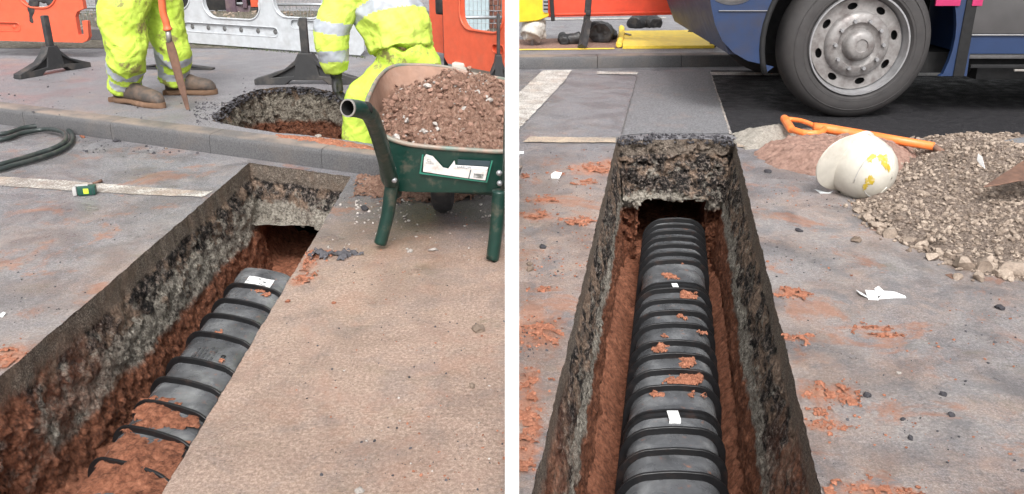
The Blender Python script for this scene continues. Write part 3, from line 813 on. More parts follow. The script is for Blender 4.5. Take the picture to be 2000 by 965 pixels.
for y in joints:
    t = rt(y); bm = BM(); sweep(bm, pr, ro, ra, rs, ZT - Hd, [(t - .034, .002), (t - .032, .016), (t - .014, .018), (t - .012, .004), (t - .004, .004), (t - .002, .021), (t + .010, .021), (t + .012, .004)]); obj('joint_collar', bm, RIBM, dr, 30)
    bm = BM(); sweep(bm, pr, ro, ra, rs, ZT - Hd, [(t + .012, .003), (t + .014, .011), (t + .055, .011), (t + .057, .003)]); obj('joint_sleeve', bm, DUCT, dr, 30)
    cpt = G(1316 if y > 600 else 1319, y - 3, ZT + .03)
    bm = BM(); box(bm, (cpt.x, cpt.y, ZT + .022), (.048 if y > 600 else .034, .066, .006), bev=.002); box(bm, (cpt.x, cpt.y - .034, ZT + .014), (.048 if y > 600 else .034, .004, .024))
    cl = obj('joint_clip', bm, LABELW, dr); cl['label'] = 'white clip bridging the duct joint'
# left duct
ZL = -.42; Wl, Hl, Rl = .40, .27, .10
l0, l1 = G(193, 900, ZL), G(455, 555, ZL)
la = (Vector(l1[:2]) - Vector(l0[:2])).normalized()
ls = (Vector(G(520, 667, ZL)[:2]) - Vector(G(400, 643, ZL)[:2])).normalized()
lo_ = Vector(l0[:2]) + ls * (Wl / 2 - .045)
def lt(px, py): 
    q = Vector(G(px, py, ZL)[:2]) - lo_   # solve q = a*la + b*ls
    det = la.x * ls.y - la.y * ls.x; return (q.x * ls.y - q.y * ls.x) / det
pl = lambda gr: duct_prof(Wl, Hl, Rl, gr)
dl = empty('drainage_duct', (lo_.x, lo_.y, ZL - Hl), 'black ribbed duct in the left trench', 'duct', 'ribbed ducts in the trenches')
dl['label'] = 'short black ribbed duct in the left trench, half buried in red clay'
tend = lt(472, 524)
bm = BM(); a0 = -.7; sweep(bm, pl, lo_, la, ls, ZL - Hl, [(a0, 0)] + [(a0 + (tend - a0 - .09) * k / 24, .002 * math.sin(k * 1.7)) for k in range(25)] + [(tend - .085, .002), (tend - .08, .016), (tend - .01, .018), (tend, .010)])
obj('duct_section', bm, DUCT, dl, 35)
lr = [(453, 558), (424, 587), (402, 616), (378, 652), (340, 702), (311, 741), (280, 787), (241, 837), (193, 900)]
for t in [lt(*q) - .0 for q in lr[:1]]: pass
for x, y in lr[0:]:
    t = lt(x, y); bm = BM(); sweep(bm, pl, lo_, la, ls, ZL - Hl, [(t - .010, .001), (t - .009, .024), (t - .007, .026), (t + .003, .026), (t + .005, .024), (t + .006, .001)]); obj('rib', bm, RIBM, dl, 30)
# label and raised lettering on the left duct
def on_duct(t, x, z): w = lo_ + la * t + ls * x; return Vector((w.x, w.y, ZL + z))
t0 = lt(453, 558) + .035; t1 = tend - .10
bm = BM(); N = 6
g = [[bm.verts.new(on_duct(t0 + (t1 - t0) * i / 2, -.085 + .17 * k / N, .0085 + .002 * math.sin(k))) for k in range(N + 1)] for i in range(3)]
for A, B in zip(g, g[1:]):
    for k in range(N): bm.faces.new((A[k], A[k + 1], B[k + 1], B[k]))
lb = obj('label', bm, LABELW, dl)
bm = BM(); rr = random.Random(3)
for k in range(13):
    t = t0 + .008 + (t1 - t0 - .016) * rr.random(); x = -.075 + .15 * rr.random(); w_ = .004 + .006 * rr.random()
    add_poly(bm, [on_duct(t - .0025, x - w_, .0125), on_duct(t - .0025, x + w_, .0125), on_duct(t + .0025, x + w_, .0125), on_duct(t + .0025, x - w_, .0125)])
obj('print', bm, INK, lb)
tm = lt(340, 702) + .04
for k, L_ in enumerate((.10, .13, .12, .14, .11)):
    bm = BM()
    for i in range(int(L_ / .011)):
        if rr.random() < .16: continue
        t = tm + .011 * i; x = -.075 + .024 * k
        if i % 2: w_ = .006
        else: w_ = .0075
        c = on_duct(t, x, .0085); M = Matrix(((ls.x, la.x, 0, 0), (ls.y, la.y, 0, 0), (0, 0, 1, 0), (0, 0, 0, 1)))
        box(bm, c, (w_ * 2, .003, .0035), M); box(bm, c + Vector((la.x, la.y, 0)) * .004 + Vector((ls.x, ls.y, 0)) * (w_ * (.8 if i % 3 else -.8)), (.003, .007, .0035), M)
    obj('raised_lettering', bm, DUCT, dl)
bm = BM(); lathe(bm, [(0, .003), (.010, .003), (.012, 0)], 16, Matrix.Translation(on_duct(tm + .06, .075, .0075)) @ Matrix.Rotation(R(90), 4, 'X')); obj('boss', bm, RIBM, dl)

# ------------------------------------------------------------------ clay fill and spills
def blob(name, pxs, mat, hmax, z=0.0, res=.009, seed=0, rag=.03, label=None, cat='clay', group=None, slope=.35, smooth=70, crumb=0.0):
    P = pxpoly(pxs, z)
    f = lambda x, y, d: min(hmax, d * slope) * (.65 + .5 * fr((x, y, 0), 17, 4, seed)) + min(hmax * 1.1, .011) * fr((x, y, 0), 42, 4, seed + 6) * min(1, d / .02) + .0015
    b = heap(P, f, res, z, seed, rag, crumb)
    if not b.verts: return None
    o = obj(name, b, mat, None, smooth); return tag(o, label, cat, group, kind='stuff')
# clay over the left duct between ribs
blob('clay_fill', [(262, 798), (300, 772), (352, 790), (345, 806), (388, 815), (384, 842), (250, 842), (262, 820)], CLAY, .03, ZL + .004, .008, 3, .015, 'red clay smeared across the left duct between two ribs', crumb=.05)
blob('clay_fill', [(245, 846), (365, 862), (352, 905), (316, 968), (150, 968), (196, 905), (222, 868)], CLAY, .055, ZL + .004, .009, 4, .02, 'thick red clay covering the near end of the left duct')
bits = [(0, 540, 540, 9), (0, 505, 565, 11), (0, 520, 575, 6), (0, 430, 648, 5), (0, 432, 705, 4), (1, 1345, 577, 22), (1, 1310, 540, 14), (1, 1335, 513, 9), (1, 1340, 700, 16), (1, 1338, 742, 34), (1, 1345, 710, 18), (1, 1290, 680, 18), (1, 1330, 620, 8), (1, 1345, 657, 7), (1, 1275, 770, 12), (1, 1360, 768, 14), (1, 1355, 862, 7), (1, 1312, 738, 12), (1, 1370, 648, 6), (1, 1300, 655, 6)]
for i, (sd, x, y, w) in enumerate(bits):
    z = (ZL if sd == 0 else ZT) + .008; q = [(x + w * math.cos(a) * (1 + .3 * math.sin(i + a * 2)), y + w * .42 * math.sin(a)) for a in [k * .7 for k in range(9)]]
    blob('clay_crumbs', q, CLAYD, .014, z, .0035, i, .012, 'crumbs of orange clay lying on top of the ' + ('left' if sd == 0 else 'right') + ' duct', 'clay', 'clay crumbs on the ' + ('left' if sd == 0 else 'right') + ' duct', crumb=.035)
for i, (x, y, w, h) in enumerate(sp_):
    q = [(x + .7 * w * math.cos(a) * (1 + .35 * math.sin(i * 1.3 + a * 3)), y + .6 * h * math.sin(a) * (1 + .3 * math.sin(i + a * 2))) for a in [k * .523 for k in range(12)]]
    q = [(min(a, 984) if x < 1000 else max(a, 1016), b) for a, b in q]
    thin = i in (6, 23)
    blob('clay_patch', q, CLAYD, .0065 if not thin else .004, .001, .008, i + 40, .05, 'crumbly orange clay spilled on the asphalt', 'clay', 'orange clay spills on the road', crumb=.13)
rq = random.Random(77); pts = []
for (x, y, w, h) in sp_:
    for k in range(26):
        a = rq.random() * 6.28; r_ = abs(rq.gauss(.8, .45)); xx_ = x + w * r_ * math.cos(a); yy_ = y + h * r_ * math.sin(a)
        if (x < 1000) != (xx_ < 1000) or abs(xx_ - 1000) < 18: continue
        p = G(xx_, yy_)
        if not any(pin(p.x, p.y, T) for T in (RT, LT)): pts.append((p.x, p.y, 0))
bm = BM(); stones(bm, pts, .002, .010, .7, 1, 5); tag(obj('clay_crumb_scatter', bm, CLAYD, None, 60), 'small orange clay crumbs sprinkled round the clay spills', 'clay', kind='stuff')
# lumpy soil round the barrow feet and behind it
blob('loose_soil', [(690, 348), (740, 340), (800, 350), (860, 352), (920, 368), (940, 384), (905, 398), (850, 402), (800, 395), (760, 398), (722, 385), (700, 365)], SOIL, .05, .001, .010, 77, .06, 'brown and red soil spilled at the kerb under the wheelbarrow', 'soil', slope=.25, crumb=.12)
for (x, y, w, h, m) in [(715, 375, 30, 8, SOIL), (650, 498, 46, 5, STONED)]:
    q = [(x + w * math.cos(a), y + h * math.sin(a)) for a in [k * .523 for k in range(12)]]
    blob('loose_soil', q, m, .022, .001, .008, int(x), .04, 'low scatter of crumbly soil beside the left trench edge' if m is SOIL else 'dark crumbs of broken asphalt beside the left trench edge', 'soil', 'soil crumbs by the left trench', crumb=.12)
# red soil on the kerb top beside the hole
hk = [(540, 264), (600, 267), (660, 274), (725, 286), (740, 294), (690, 291), (640, 284), (590, 275), (545, 270)]
blob('kerb_soil', hk, CLAYD, .012, FZ + .002, .009, 5, .03, 'thin line of red soil along the kerb top by the hole', 'soil')
struct('hole_floor', (lambda: heap([(p.x, p.y) for p in HOLE], lambda x, y, d: .03 * fr((x, y, 0), 6, 5, 2) + .03, .03, -.42, 2, .0))(), CLAY, 70)
# broken asphalt lip at the far end of the right trench and round the hole: rubble lumps
def lumps(name, pts, smin, smax, mat, label, seed, sub=2, cat='rubble'):
    bm = BM(); stones(bm, pts, smin, smax, .8, sub, seed); return tag(obj(name, bm, mat), label, cat, kind='stuff')
rr = random.Random(5); pts = []
for k in range(520):
    t = rr.random(); x = 1206 + 228 * t; arch = 9 * math.sin(math.pi * t)
    p = G(x, 274 - arch + rr.uniform(-3, 7), 0); pts.append((p.x, p.y, rr.uniform(-.03, .012)))
lumps('asphalt_rubble', pts, .004, .016, STONED, 'ragged lip of broken black asphalt at the far end of the right trench', 4)
pts = []
for pp in HP:
    if pp[2] < 11:
        for _ in range(5):
            q = pp[0] - pp[1] * rr.gauss(0, .025); pts.append((q.x, q.y, FZ + rr.uniform(-.06, -.004)))
lumps('asphalt_rubble', pts, .005, .020, STONED, 'broken black asphalt crumbs round the rim of the footway hole', 9)

# ------------------------------------------------------------------ gravel heap, sand heap, mortar (right)
GP = pxpoly([(1500, 262), (1600, 258), (1700, 282), (1830, 272), (1880, 262), (1960, 268), (2200, 280), (2300, 480), (2080, 560), (2000, 548), (1930, 538), (1870, 522), (1800, 490), (1750, 466), (1715, 450), (1690, 426), (1668, 402), (1690, 380), (1740, 345), (1770, 300), (1640, 278), (1520, 275)])
GPK = G(1900, 330)
def gh(x, y, d):
    c = math.exp(-(((x - GPK.x) / .62) ** 2 + ((y - GPK.y) / .55) ** 2))
    return min(.04 + .125 * c, d * .34) + .02 * fr((x, y, 0), 6, 4, 2) * min(1, d / .06) + .010 * fr((x, y, 0), 40, 3, 9) + .002
o = obj('gravel_heap', heap(GP, gh, .016, 0, 21, .05), GRAVEL, None, 70); tag(o, 'heap of grey crushed gravel and fines on the road at right', 'gravel', kind='stuff')
rr = random.Random(12); pts = []; xs = [p[0] for p in GP]; ys = [p[1] for p in GP]
while len(pts) < 9000:
    x, y = rr.uniform(min(xs), min(3.6, max(xs))), rr.uniform(min(ys), max(ys))
    if pin(x, y, GP):
        d = poly_dist(x, y, GP); pts.append((x, y, gh(x, y, d)))
bm = BM(); stones(bm, pts, .003, .019, .8, 1, 3); tag(obj('gravel_stones', bm, STONE), 'loose crushed stones covering the gravel heap', 'gravel', kind='stuff')
# stones rolled out along the lower edge
edge = [(1668, 402), (1690, 426), (1715, 446), (1750, 462), (1800, 486), (1870, 518), (1930, 532), (2000, 545)]
pts = []
for k in range(420):
    i = rr.randrange(len(edge) - 1); t = rr.random(); x = edge[i][0] + (edge[i + 1][0] - edge[i][0]) * t + rr.gauss(0, 9); y = edge[i][1] + (edge[i + 1][1] - edge[i][1]) * t + rr.gauss(-4, 8)
    p = G(x, y); pts.append((p.x, p.y, .002))
bm = BM(); stones(bm, pts, .006, .02, .8, 1, 33); tag(obj('gravel_edge', bm, STONE), 'smaller stones along the lower edge of the gravel heap', 'gravel', kind='stuff')
big = [(1985, 532, .048), (1925, 520, .044), (1880, 516, .040), (1905, 505, .030), (1860, 500, .030), (1950, 508, .026), (1835, 492, .028), (1800, 478, .030), (1775, 468, .026), (1738, 456, .030), (1712, 440, .032), (1690, 424, .026), (1820, 500, .022), (1960, 535, .030), (1845, 470, .024), (1890, 480, .026), (1700, 418, .022), (1675, 408, .024), (1760, 440, .024), (1912, 540, .022), (1870, 538, .018), (1990, 505, .03)]
GROUP = 'pale stones at the foot of the gravel heap'
for i, (x, y, s_) in enumerate(big):
    p = G(x, y + 6); bm = BM(); stones(bm, [(p.x, p.y, .0)], s_ * 1.25, s_ * 1.26, .9, 2, 100 + i)
    tag(obj('stone', bm, STONE, None, 35), {0: 'largest pale stone, at the right frame edge at the foot of the gravel heap', 1: 'big pale stone left of the largest one at the foot of the gravel heap', 2: 'big blocky stone at the foot of the gravel heap, above the curled brown flake', 11: 'stone at the foot of the gravel heap nearest below the hard hat'}.get(i, 'pale broken stone at the lower edge of the gravel heap'), 'stone', GROUP)
SPo = pxpoly([(1472, 296), (1500, 284), (1560, 276), (1640, 278), (1700, 284), (1790, 290), (1800, 315), (1740, 345), (1690, 360), (1650, 352), (1620, 348), (1560, 338), (1510, 326), (1478, 308)])
sh = lambda x, y, d: min(.10, d * .55) + (.022 * fr((x * 1, y * 3, 0), 7, 5, 2) + .012 * fr((x, y * 2.5, 0), 22, 3, 4)) * min(1, d / .04) + .003
o = obj('sand_heap', heap(SPo, sh, .010, 0, 5, .03), SAND, None, 60); tag(o, 'low heap of pinkish brown building sand left of the hard hat', 'sand', kind='stuff')
MP = pxpoly([(1432, 262), (1470, 254), (1500, 252), (1540, 256), (1620, 266), (1660, 276), (1560, 280), (1500, 290), (1455, 292), (1434, 276)])
mh = lambda x, y, d: min(.06, d * .4) + .02 * fr((x, y, 0), 20, 5, 2) * min(1, d / .04) + .004
o = obj('mortar_heap', heap(MP, mh, .011, 0, 6, .04), MORTAR, None, 70); tag(o, 'pale crumbly mortar spread between trench corner and shovel handle', 'rubble', kind='stuff')

# ------------------------------------------------------------------ grit and single stones
def scatter(name, n, boxpx, smin, smax, mat, label, seed, z=0.0, dens=None):
    r = random.Random(seed); pts = []
    trp = [RT, LT]
    while len(pts) < n:
        x0, y0, x1, y1 = r.choice(boxpx); p = G(r.uniform(x0, x1), r.uniform(y0, y1), z)
        if any(pin(p.x, p.y, T) for T in trp) or pin(p.x, p.y, HOLE): continue
        if dens and dens(p) < r.random(): continue
        pts.append((p.x, p.y, z))
    bm = BM(); stones(bm, pts, smin, smax, .75, 1, seed); return tag(obj(name, bm, mat), label, 'grit', kind='stuff')
clump = lambda p: max(0, .25 + 1.6 * fr(p, 1.8, 4, 8))
LB_ = [(0, 260, 470, 480), (0, 400, 300, 640), (560, 560, 985, 965), (640, 380, 985, 560), (640, 380, 985, 480)]
RB_ = [(1016, 290, 1190, 600), (1016, 500, 1100, 700), (1470, 330, 1680, 600), (1560, 560, 2000, 965)]
scatter('dark_grit', 300, LB_, .0015, .006, STONED, 'fine dark grit scattered over the road on the left', 3, dens=clump)
scatter('pale_grit', 90, LB_, .0015, .005, STONEW, 'pale chips scattered over the road on the left', 4, dens=clump)
scatter('clay_grit', 220, LB_[2:], .0015, .006, STONEC, 'clay crumbs scattered over the road on the left', 5, dens=clump)
scatter('dark_grit', 380, RB_, .0015, .007, STONED, 'fine dark grit scattered over the road on the right', 6, dens=clump)
scatter('clay_grit', 500, RB_, .0015, .008, STONEC, 'clay crumbs scattered over the road on the right', 7, dens=clump)
scatter('footway_grit', 260, [(0, 130, 620, 232), (380, 200, 440, 245)], .003, .012, STONED, 'dark crumbs scattered over the footway', 8, FZ, dens=clump)
scatter('stone_chips', 110, [(640, 400, 985, 510), (690, 390, 800, 440)], .004, .013, STONEW, 'stone chips spilled round the wheelbarrow legs', 9)
scatter('kerb_grit', 160, [(150, 262, 470, 300)], .003, .012, STONED, 'dark crumbs lying along the foot of the kerb', 10)
single = [(935, 645, .026, STONE, 'angular grey stone lying alone on the sandy asphalt'), (922, 756, .012, STONE, 'small grey stone below the angular grey stone'), (845, 490, .02, STONEW, 'pale stone right of the left barrow leg'), (800, 492, .014, STONEW, 'white stone chip nearest the left barrow leg'),
          (712, 410, .024, STONED, 'black lump of asphalt left of the wheelbarrow leg'), (562, 590, .011, STONEC, 'pinkish pebble beside the left trench edge'), (652, 593, .009, STONEC, 'reddish pebble on the sandy asphalt'), (162, 269, .024, STONEC, 'brown stone fragment behind the end of the hose'), (228, 277, .026, STONED, 'flat dark lump at the foot of the kerb'),
          (300, 300, .013, STONED, 'dark lump below the kerb, right of the hose'), (325, 291, .011, STONE, 'small pale stone below the kerb'), (702, 960, .012, STONEW, 'white chip at the bottom edge of the sandy asphalt'), (621, 268, .022, STONEW, 'pale stone sitting on the kerb by the hole'),
          (1500, 337, .026, STONED, 'dark stone left of the sand heap'), (1672, 471, .028, STONE, 'pale flat stone in front of the gravel heap'), (1560, 452, .018, STONED, 'dark crumb between trench and gravel heap'), (1952, 603, .018, STONED, 'black crumb at the right below the gravel'), (1693, 773, .014, STONED, 'round black pebble right of the large clay spill'), (1755, 730, .008, STONEW, 'tiny white pebble on the damp asphalt'), (1842, 772, .012, STONED, 'dark pebble furthest right of the clay spill'), (1763, 820, .010, STONED, 'dark pebble below the row of pebbles'), (1858, 812, .010, STONED, 'small dark pebble at the lower right'), (1778, 857, .010, STONED, 'black pebble at the lower middle of the right road'), (1035, 517, .016, STONE, 'tan chip beside the right trench, near the post'), (1035, 528, .02, STONE, 'flat tan chip just below the other tan chip'), (1060, 484, .02, STONED, 'dark flake of asphalt left of the right trench')]
for i, (x, y, s_, m, lb_) in enumerate(single):
    z = FZ + .003 if (x, y) == (621, 268) else 0
    p = G(x, y, z); bm = BM(); stones(bm, [(p.x, p.y, z)], s_, s_ * 1.01, .7, 2, 300 + i); tag(obj('pebble', bm, m), lb_, 'stone')

# ------------------------------------------------------------------ wheelbarrow
wb = empty('wheelbarrow', G(850, 480), 'green steel wheelbarrow heaped with brown stony soil standing by the kerb', 'wheelbarrow')
Pg = lambda px, py, zc_y: D(px, py, zc_y)
yN = G(745, 487).y; yF = yN + 1.22
# tray: loops from rim down to floor
rimN_L, rimN_R = D(722, 252, yN + .05), D(1003, 300, yN + .0)
rimpx = [(716, 205, .30), (722, 235, .14), (745, 262, .08), (790, 280, .05), (850, 288, .04), (920, 293, .04), (975, 296, .04), (1004, 290, .08), (1007, 262, .25), (1006, 200, .75), (1004, 165, 1.05), (985, 155, 1.16), (930, 146, 1.20), (870, 131, 1.22), (810, 127, 1.18), (768, 130, 1.10), (742, 148, .92), (725, 178, .55)]
rim = smooth_path([D(x, y, yN + dy) for x, y, dy in rimpx], 5, closed=True)
cen = sum(rim, Vector()) / len(rim)
flo = []
for p in rim:
    q = Vector((cen.x + (p.x - cen.x) * .80, cen.y - .16 + (p.y - cen.y) * .66, .265)); flo.append(q)
bm = BM(); g = []
for t in (0, .3, .6, .85, 1.0):
    b_ = []
    for p, q in zip(rim, flo):
        w = p.lerp(q, t ** 1.0); w.z = p.z + (q.z - p.z) * (t if t < .9 else 1); 
        if t == .85: w = p.lerp(q, .78); w.z = p.z + (q.z - p.z) * .93
        b_.append(w)
    g.append(b_)
ring = [[bm.verts.new(p) for p in b_] for b_ in g]
for A, B in zip(ring, ring[1:]):
    for k in range(len(A)): bm.faces.new((A[k], A[(k + 1) % len(A)], B[(k + 1) % len(A)], B[k]))
bm.faces.new(ring[-1]); bmesh.ops.recalc_face_normals(bm, faces=bm.faces)
tray = obj('tray', bm, GREENP, wb, 40)
bm = BM(); g2 = []
for b_ in g[:-1]: g2.append([bm.verts.new(p + (cen - p).normalized() * .006 + Vector((0, 0, .003))) for p in b_])
for A, B in zip(g2, g2[1:]):
    for k in range(len(A)): bm.faces.new((A[k], A[(k + 1) % len(A)], B[(k + 1) % len(A)], B[k]))
obj('lining', bm, TRAYIN, tray, 40)
bm = BM(); tube(bm, rim, .011, 8, closed=True); obj('rim', bm, RIMM, tray, True)
# frame tubes: handle, bend, leg; one each side
lf = G(741, 484)
hl = [D(680, 211, yN - .62), D(700, 213, yN - .56), D(722, 224, yN - .46), D(738, 262, yN - .30), D(752, 310, yN - .14), D(762, 345, yN - .03), D(766, 362, yN + .06), D(772, 376, yN + .35)]
hp = smooth_path(hl, 7)
def handle(P, name='frame_tube', rk=1.0):
    bm = BM(); tube(bm, P, .034 * rk, 18, cap=False); o = obj(name, bm, GREENP, wb, True)
    bm = BM(); t = (P[0] - P[1]).normalized(); n1, n2 = frame_from(t); S = 20
    def rg(r, off): return [bm.verts.new(P[0] + t * off + (n1 * math.cos(6.2832 * k / S) + n2 * math.sin(6.2832 * k / S)) * r * rk) for k in range(S)]
    a_, b_, c_, d_ = rg(.0345, -.002), rg(.0345, .004), rg(.0285, .004), rg(.0285, -.12)
    for A, B, mi in ((a_, b_, 0), (b_, c_, 0), (c_, d_, 1)):
        for k in range(S): f = bm.faces.new((A[k], A[(k + 1) % S], B[(k + 1) % S], B[k])); f.material_index = mi
    f = bm.faces.new(d_); f.material_index = 1
    bmesh.ops.recalc_face_normals(bm, faces=bm.faces)
    obj('tube_mouth', bm, [RAWMET, HOLLOW], o, 30); return o
handle(hp)
hr = [Vector((.004, yN - .62, p.z if i < 3 else p.z)) for i, p in enumerate(hl)]
hr = [Vector((-.004 - .004 * i, p.y, p.z - .01 * i)) for i, p in enumerate(hl)]
handle(smooth_path(hr, 7), rk=.62)
def leg(px_top, px_mid, px_bot, y_t, y_b):
    bm = BM(); P = smooth_path([D(*px_top, y_t), D(*px_mid, (y_t + y_b) / 2), D(*px_bot, y_b)], 10); k = len(P)
    P[-1].z = max(P[-1].z, .012)
    r_ = [.032 - .002 * i / k for i in range(k)] + [.026, .014]
    P += [P[-1] + Vector((-.003, -.002, -.008)), P[-1] + Vector((-.004, -.003, -.0115))]
    tube(bm, P, r_, 16, ry=[x * 1.12 for x in r_]); return obj('leg', bm, GREENP, wb, True)
leg((766, 352), (757, 420), (743, 474), yN + .02, yN + .0)
leg((975, 372), (970, 440), (961, 512), yN - .13, yN - .14)
# cross brace and wheel
bm = BM(); tube(bm, [D(768, 362, yN + .22), D(870, 370, yN + .2), D(980, 378, yN + .16)], .014, 10); obj('cross_brace', bm, GREENP, wb, True)
wc = G(866, 414); wc = Vector((wc.x, wc.y + .02, .17)); wh = BM()
Mw = Matrix.Translation(wc) @ Matrix.Rotation(R(90), 4, 'Z')
lathe(wh, [(.10, -.045), (.13, -.055), (.155, -.045), (.17, -.015), (.17, .015), (.155, .045), (.13, .055), (.10, .045)], 36, Mw, close=True); wo = obj('wheel', wh, RUBBER, wb, True)
bm = BM(); lathe(bm, [(0, -.04), (.03, -.04), (.035, -.02), (.10, -.03), (.105, .03), (.035, .02), (.03, .04), (0, .04)], 24, Mw); obj('hub', bm, CHROME, wo, 40)
bm = BM()
for sx in (-.085, .085): tube(bm, [wc + Vector((sx, 0, 0)), Vector((wc.x + sx * 1.4, wc.y - .1, .27))], .013, 8)
tube(bm, [wc + Vector((-.085, 0, 0)), wc + Vector((.085, 0, 0))], .01, 8); obj('fork', bm, RUST, wb, True)
for x_, y_ in ((768, 330), (770, 352), (975, 338), (976, 358)):
    p_ = D(x_, y_, yN - .06); bm = BM(); lathe(bm, [(0, -.012), (.010, -.012), (.013, -.004), (.014, 0)], 10, Matrix.Translation(p_)); obj('bolt', bm, CHROME, wb, True)
# label on the near face of the tray
def tray_pt(px, py, off=.010):
    # point on the near wall: intersect the view line with the wall plane through three of its points
    a, b, c = tray_plane; nn_ = (b - a).cross(c - a).normalized(); r_ = ray(px, py); t = (a - Vector((0, 0, CH))).dot(nn_) / r_.dot(nn_)
    p = Vector((0, 0, CH)) + r_ * t; nf = nn_ if nn_.y < 0 else -nn_
    return p + nf * off
near_i = [i for i in range(len(rim)) if rim[i].y < yN + .07]
i0, i1 = min(near_i, key=lambda i: abs((rim[i].x) - D(820, 288, yN).x)), min(near_i, key=lambda i: abs((rim[i].x) - D(955, 295, yN).x))
tray_plane = (g[0][i0], g[0][i1], g[2][i0])
OFF = .016
def quad(name, pxs, mat, off, parent):
    bm = BM(); ps = [tray_pt(x, y, off) for x, y in pxs]; ps2 = [tray_pt(x, y, off - .0012) for x, y in pxs]
    a_ = [bm.verts.new(p) for p in ps]; b_ = [bm.verts.new(p) for p in ps2]; bm.faces.new(a_); bm.faces.new(b_[::-1])
    for k in range(len(a_)): bm.faces.new((a_[k], b_[k], b_[(k + 1) % len(a_)], a_[(k + 1) % len(a_)]))
    bmesh.ops.recalc_face_normals(bm, faces=bm.faces); return obj(name, bm, mat, parent)
lbl = quad('label', [(829, 305), (833, 299), (846, 303), (856, 314), (866, 325), (876, 327), (884, 317), (888, 311), (890, 320), (954, 324), (948, 350), (915, 346), (827, 333)], LABELM, OFF, tray)
quad('label_frame', [(825, 300), (828, 300), (823, 336), (820, 336)], simple('brighter_green_border', (.02, .16, .11), None, 9, .2), OFF, lbl)
quad('label_frame', [(820, 334), (949, 352), (949, 354), (820, 337)], bpy.data.materials['brighter_green_border'], OFF + .001, lbl)
quad('label_frame', [(960, 311), (963, 311), (952, 354), (949, 354)], bpy.data.materials['brighter_green_border'], OFF + .002, lbl)
quad('label_panel', [(895, 309), (958, 312), (956, 323), (894, 319)], INK, OFF + .0015, lbl)
quad('label_rule', [(919, 329), (921, 329), (917, 346), (915, 346)], INK, OFF + .002, lbl)
quad('barcode', [(926, 336), (945, 338), (943, 346), (925, 344)], simple('barcode_grey', (.12, .12, .11), (.5, .5, .5), 90, .8, thr=.45), OFF + .002, lbl)
quad('label_strip', [(892, 320.5), (953, 324), (952, 328.5), (891, 325)], LABELW, OFF + .0018, lbl)
p0, p1, p2 = tray_pt(893, 325.2, OFF + .003), tray_pt(915, 326.4, OFF + .003), tray_pt(893, 320, OFF + .003)
ex = (p1 - p0).normalized(); ez = (p2 - p0); ez = (ez - ex * ez.dot(ex)).normalized(); en = ex.cross(ez)
Mt = lambda p: Matrix(((ex.x, ez.x, en.x, p.x), (ex.y, ez.y, en.y, p.y), (ex.z, ez.z, en.z, p.z), (0, 0, 0, 1)))
obj('lettering', text_mesh('BARROW', .0155, Mt(p0)), INK, lbl)
for (x, y, tx, sz) in ((834, 313, 'CL', .020), (832, 317.5, 'WHEEL', .0125), ):
    obj('lettering', text_mesh(tx, sz, Mt(tray_pt(x, y, OFF + .003))), simple('faded_ink', (.2, .2, .2), None, 20, .1) if 'faded_ink' not in bpy.data.materials else bpy.data.materials['faded_ink'], lbl)
# soil load: heightfield within the rim
RP = [(cen.x + (p.x - cen.x) * .955, cen.y + (p.y - cen.y) * .95) for p in rim]
def lh(x, y, d):
    t = max(0, min(1, (y - yN) / 1.2)); base = .395 + .13 * t
    pk = .215 * math.exp(-(((x - (-.28)) / .40) ** 2 + ((y - (yN + .66)) / .52) ** 2))
    lo = -.05 * math.exp(-(d / .03))
    side = 0
    q = (x, y, 0)
    return base + pk + lo + side * t * 1.3 + .035 * fr(q, 7, 5, 3) + .035 * fr(q, 22, 4, 8) + .024 * fr(q, 55, 3, 1)
b_ = heap(RP, lh, .011, 0, 3, .0)
for v in list(b_.verts):
    if v.co.z < .1: b_.verts.remove(v)
ld = tag(obj('soil_load', b_, SOIL, None, 75), 'mound of brown crumbly soil and white stones filling the wheelbarrow', 'soil', kind='stuff')
rr = random.Random(8); pts = []; pts2 = []
while len(pts) < 900:
    x, y = rr.uniform(-.85, 0), rr.uniform(yN, yF)
    if pin(x, y, RP): 
        d = poly_dist(x, y, RP)
        if d > .03: (pts2 if len(pts) % 4 == 0 and len(pts2) < 110 and rr.random() < .6 and fr((x, y, 0), 5, 3, 4) > -.05 else pts).append((x, y, lh(x, y, d)))
n = NB('soil_clod'); rv = n.t.nodes.new('ShaderNodeNewGeometry').outputs['Random Per Island']
CLOD = n.done(n.ramp(rv, [(0, (.15, .08, .055)), (1, (.36, .21, .155))]), .85, n.bump(n.noise(90, 6, .8), .9, .01))
bm = BM(); stones(bm, pts, .004, .020, .9, 2, 4); tag(obj('soil_clods', bm, CLOD, None, 60), 'brown clods lying on the wheelbarrow load', 'soil', kind='stuff')
bm = BM(); stones(bm, pts2, .005, .022, .8, 2, 5); tag(obj('soil_stones', bm, STONEW, None, 40), 'white stones mixed into the wheelbarrow load', 'soil', kind='stuff')

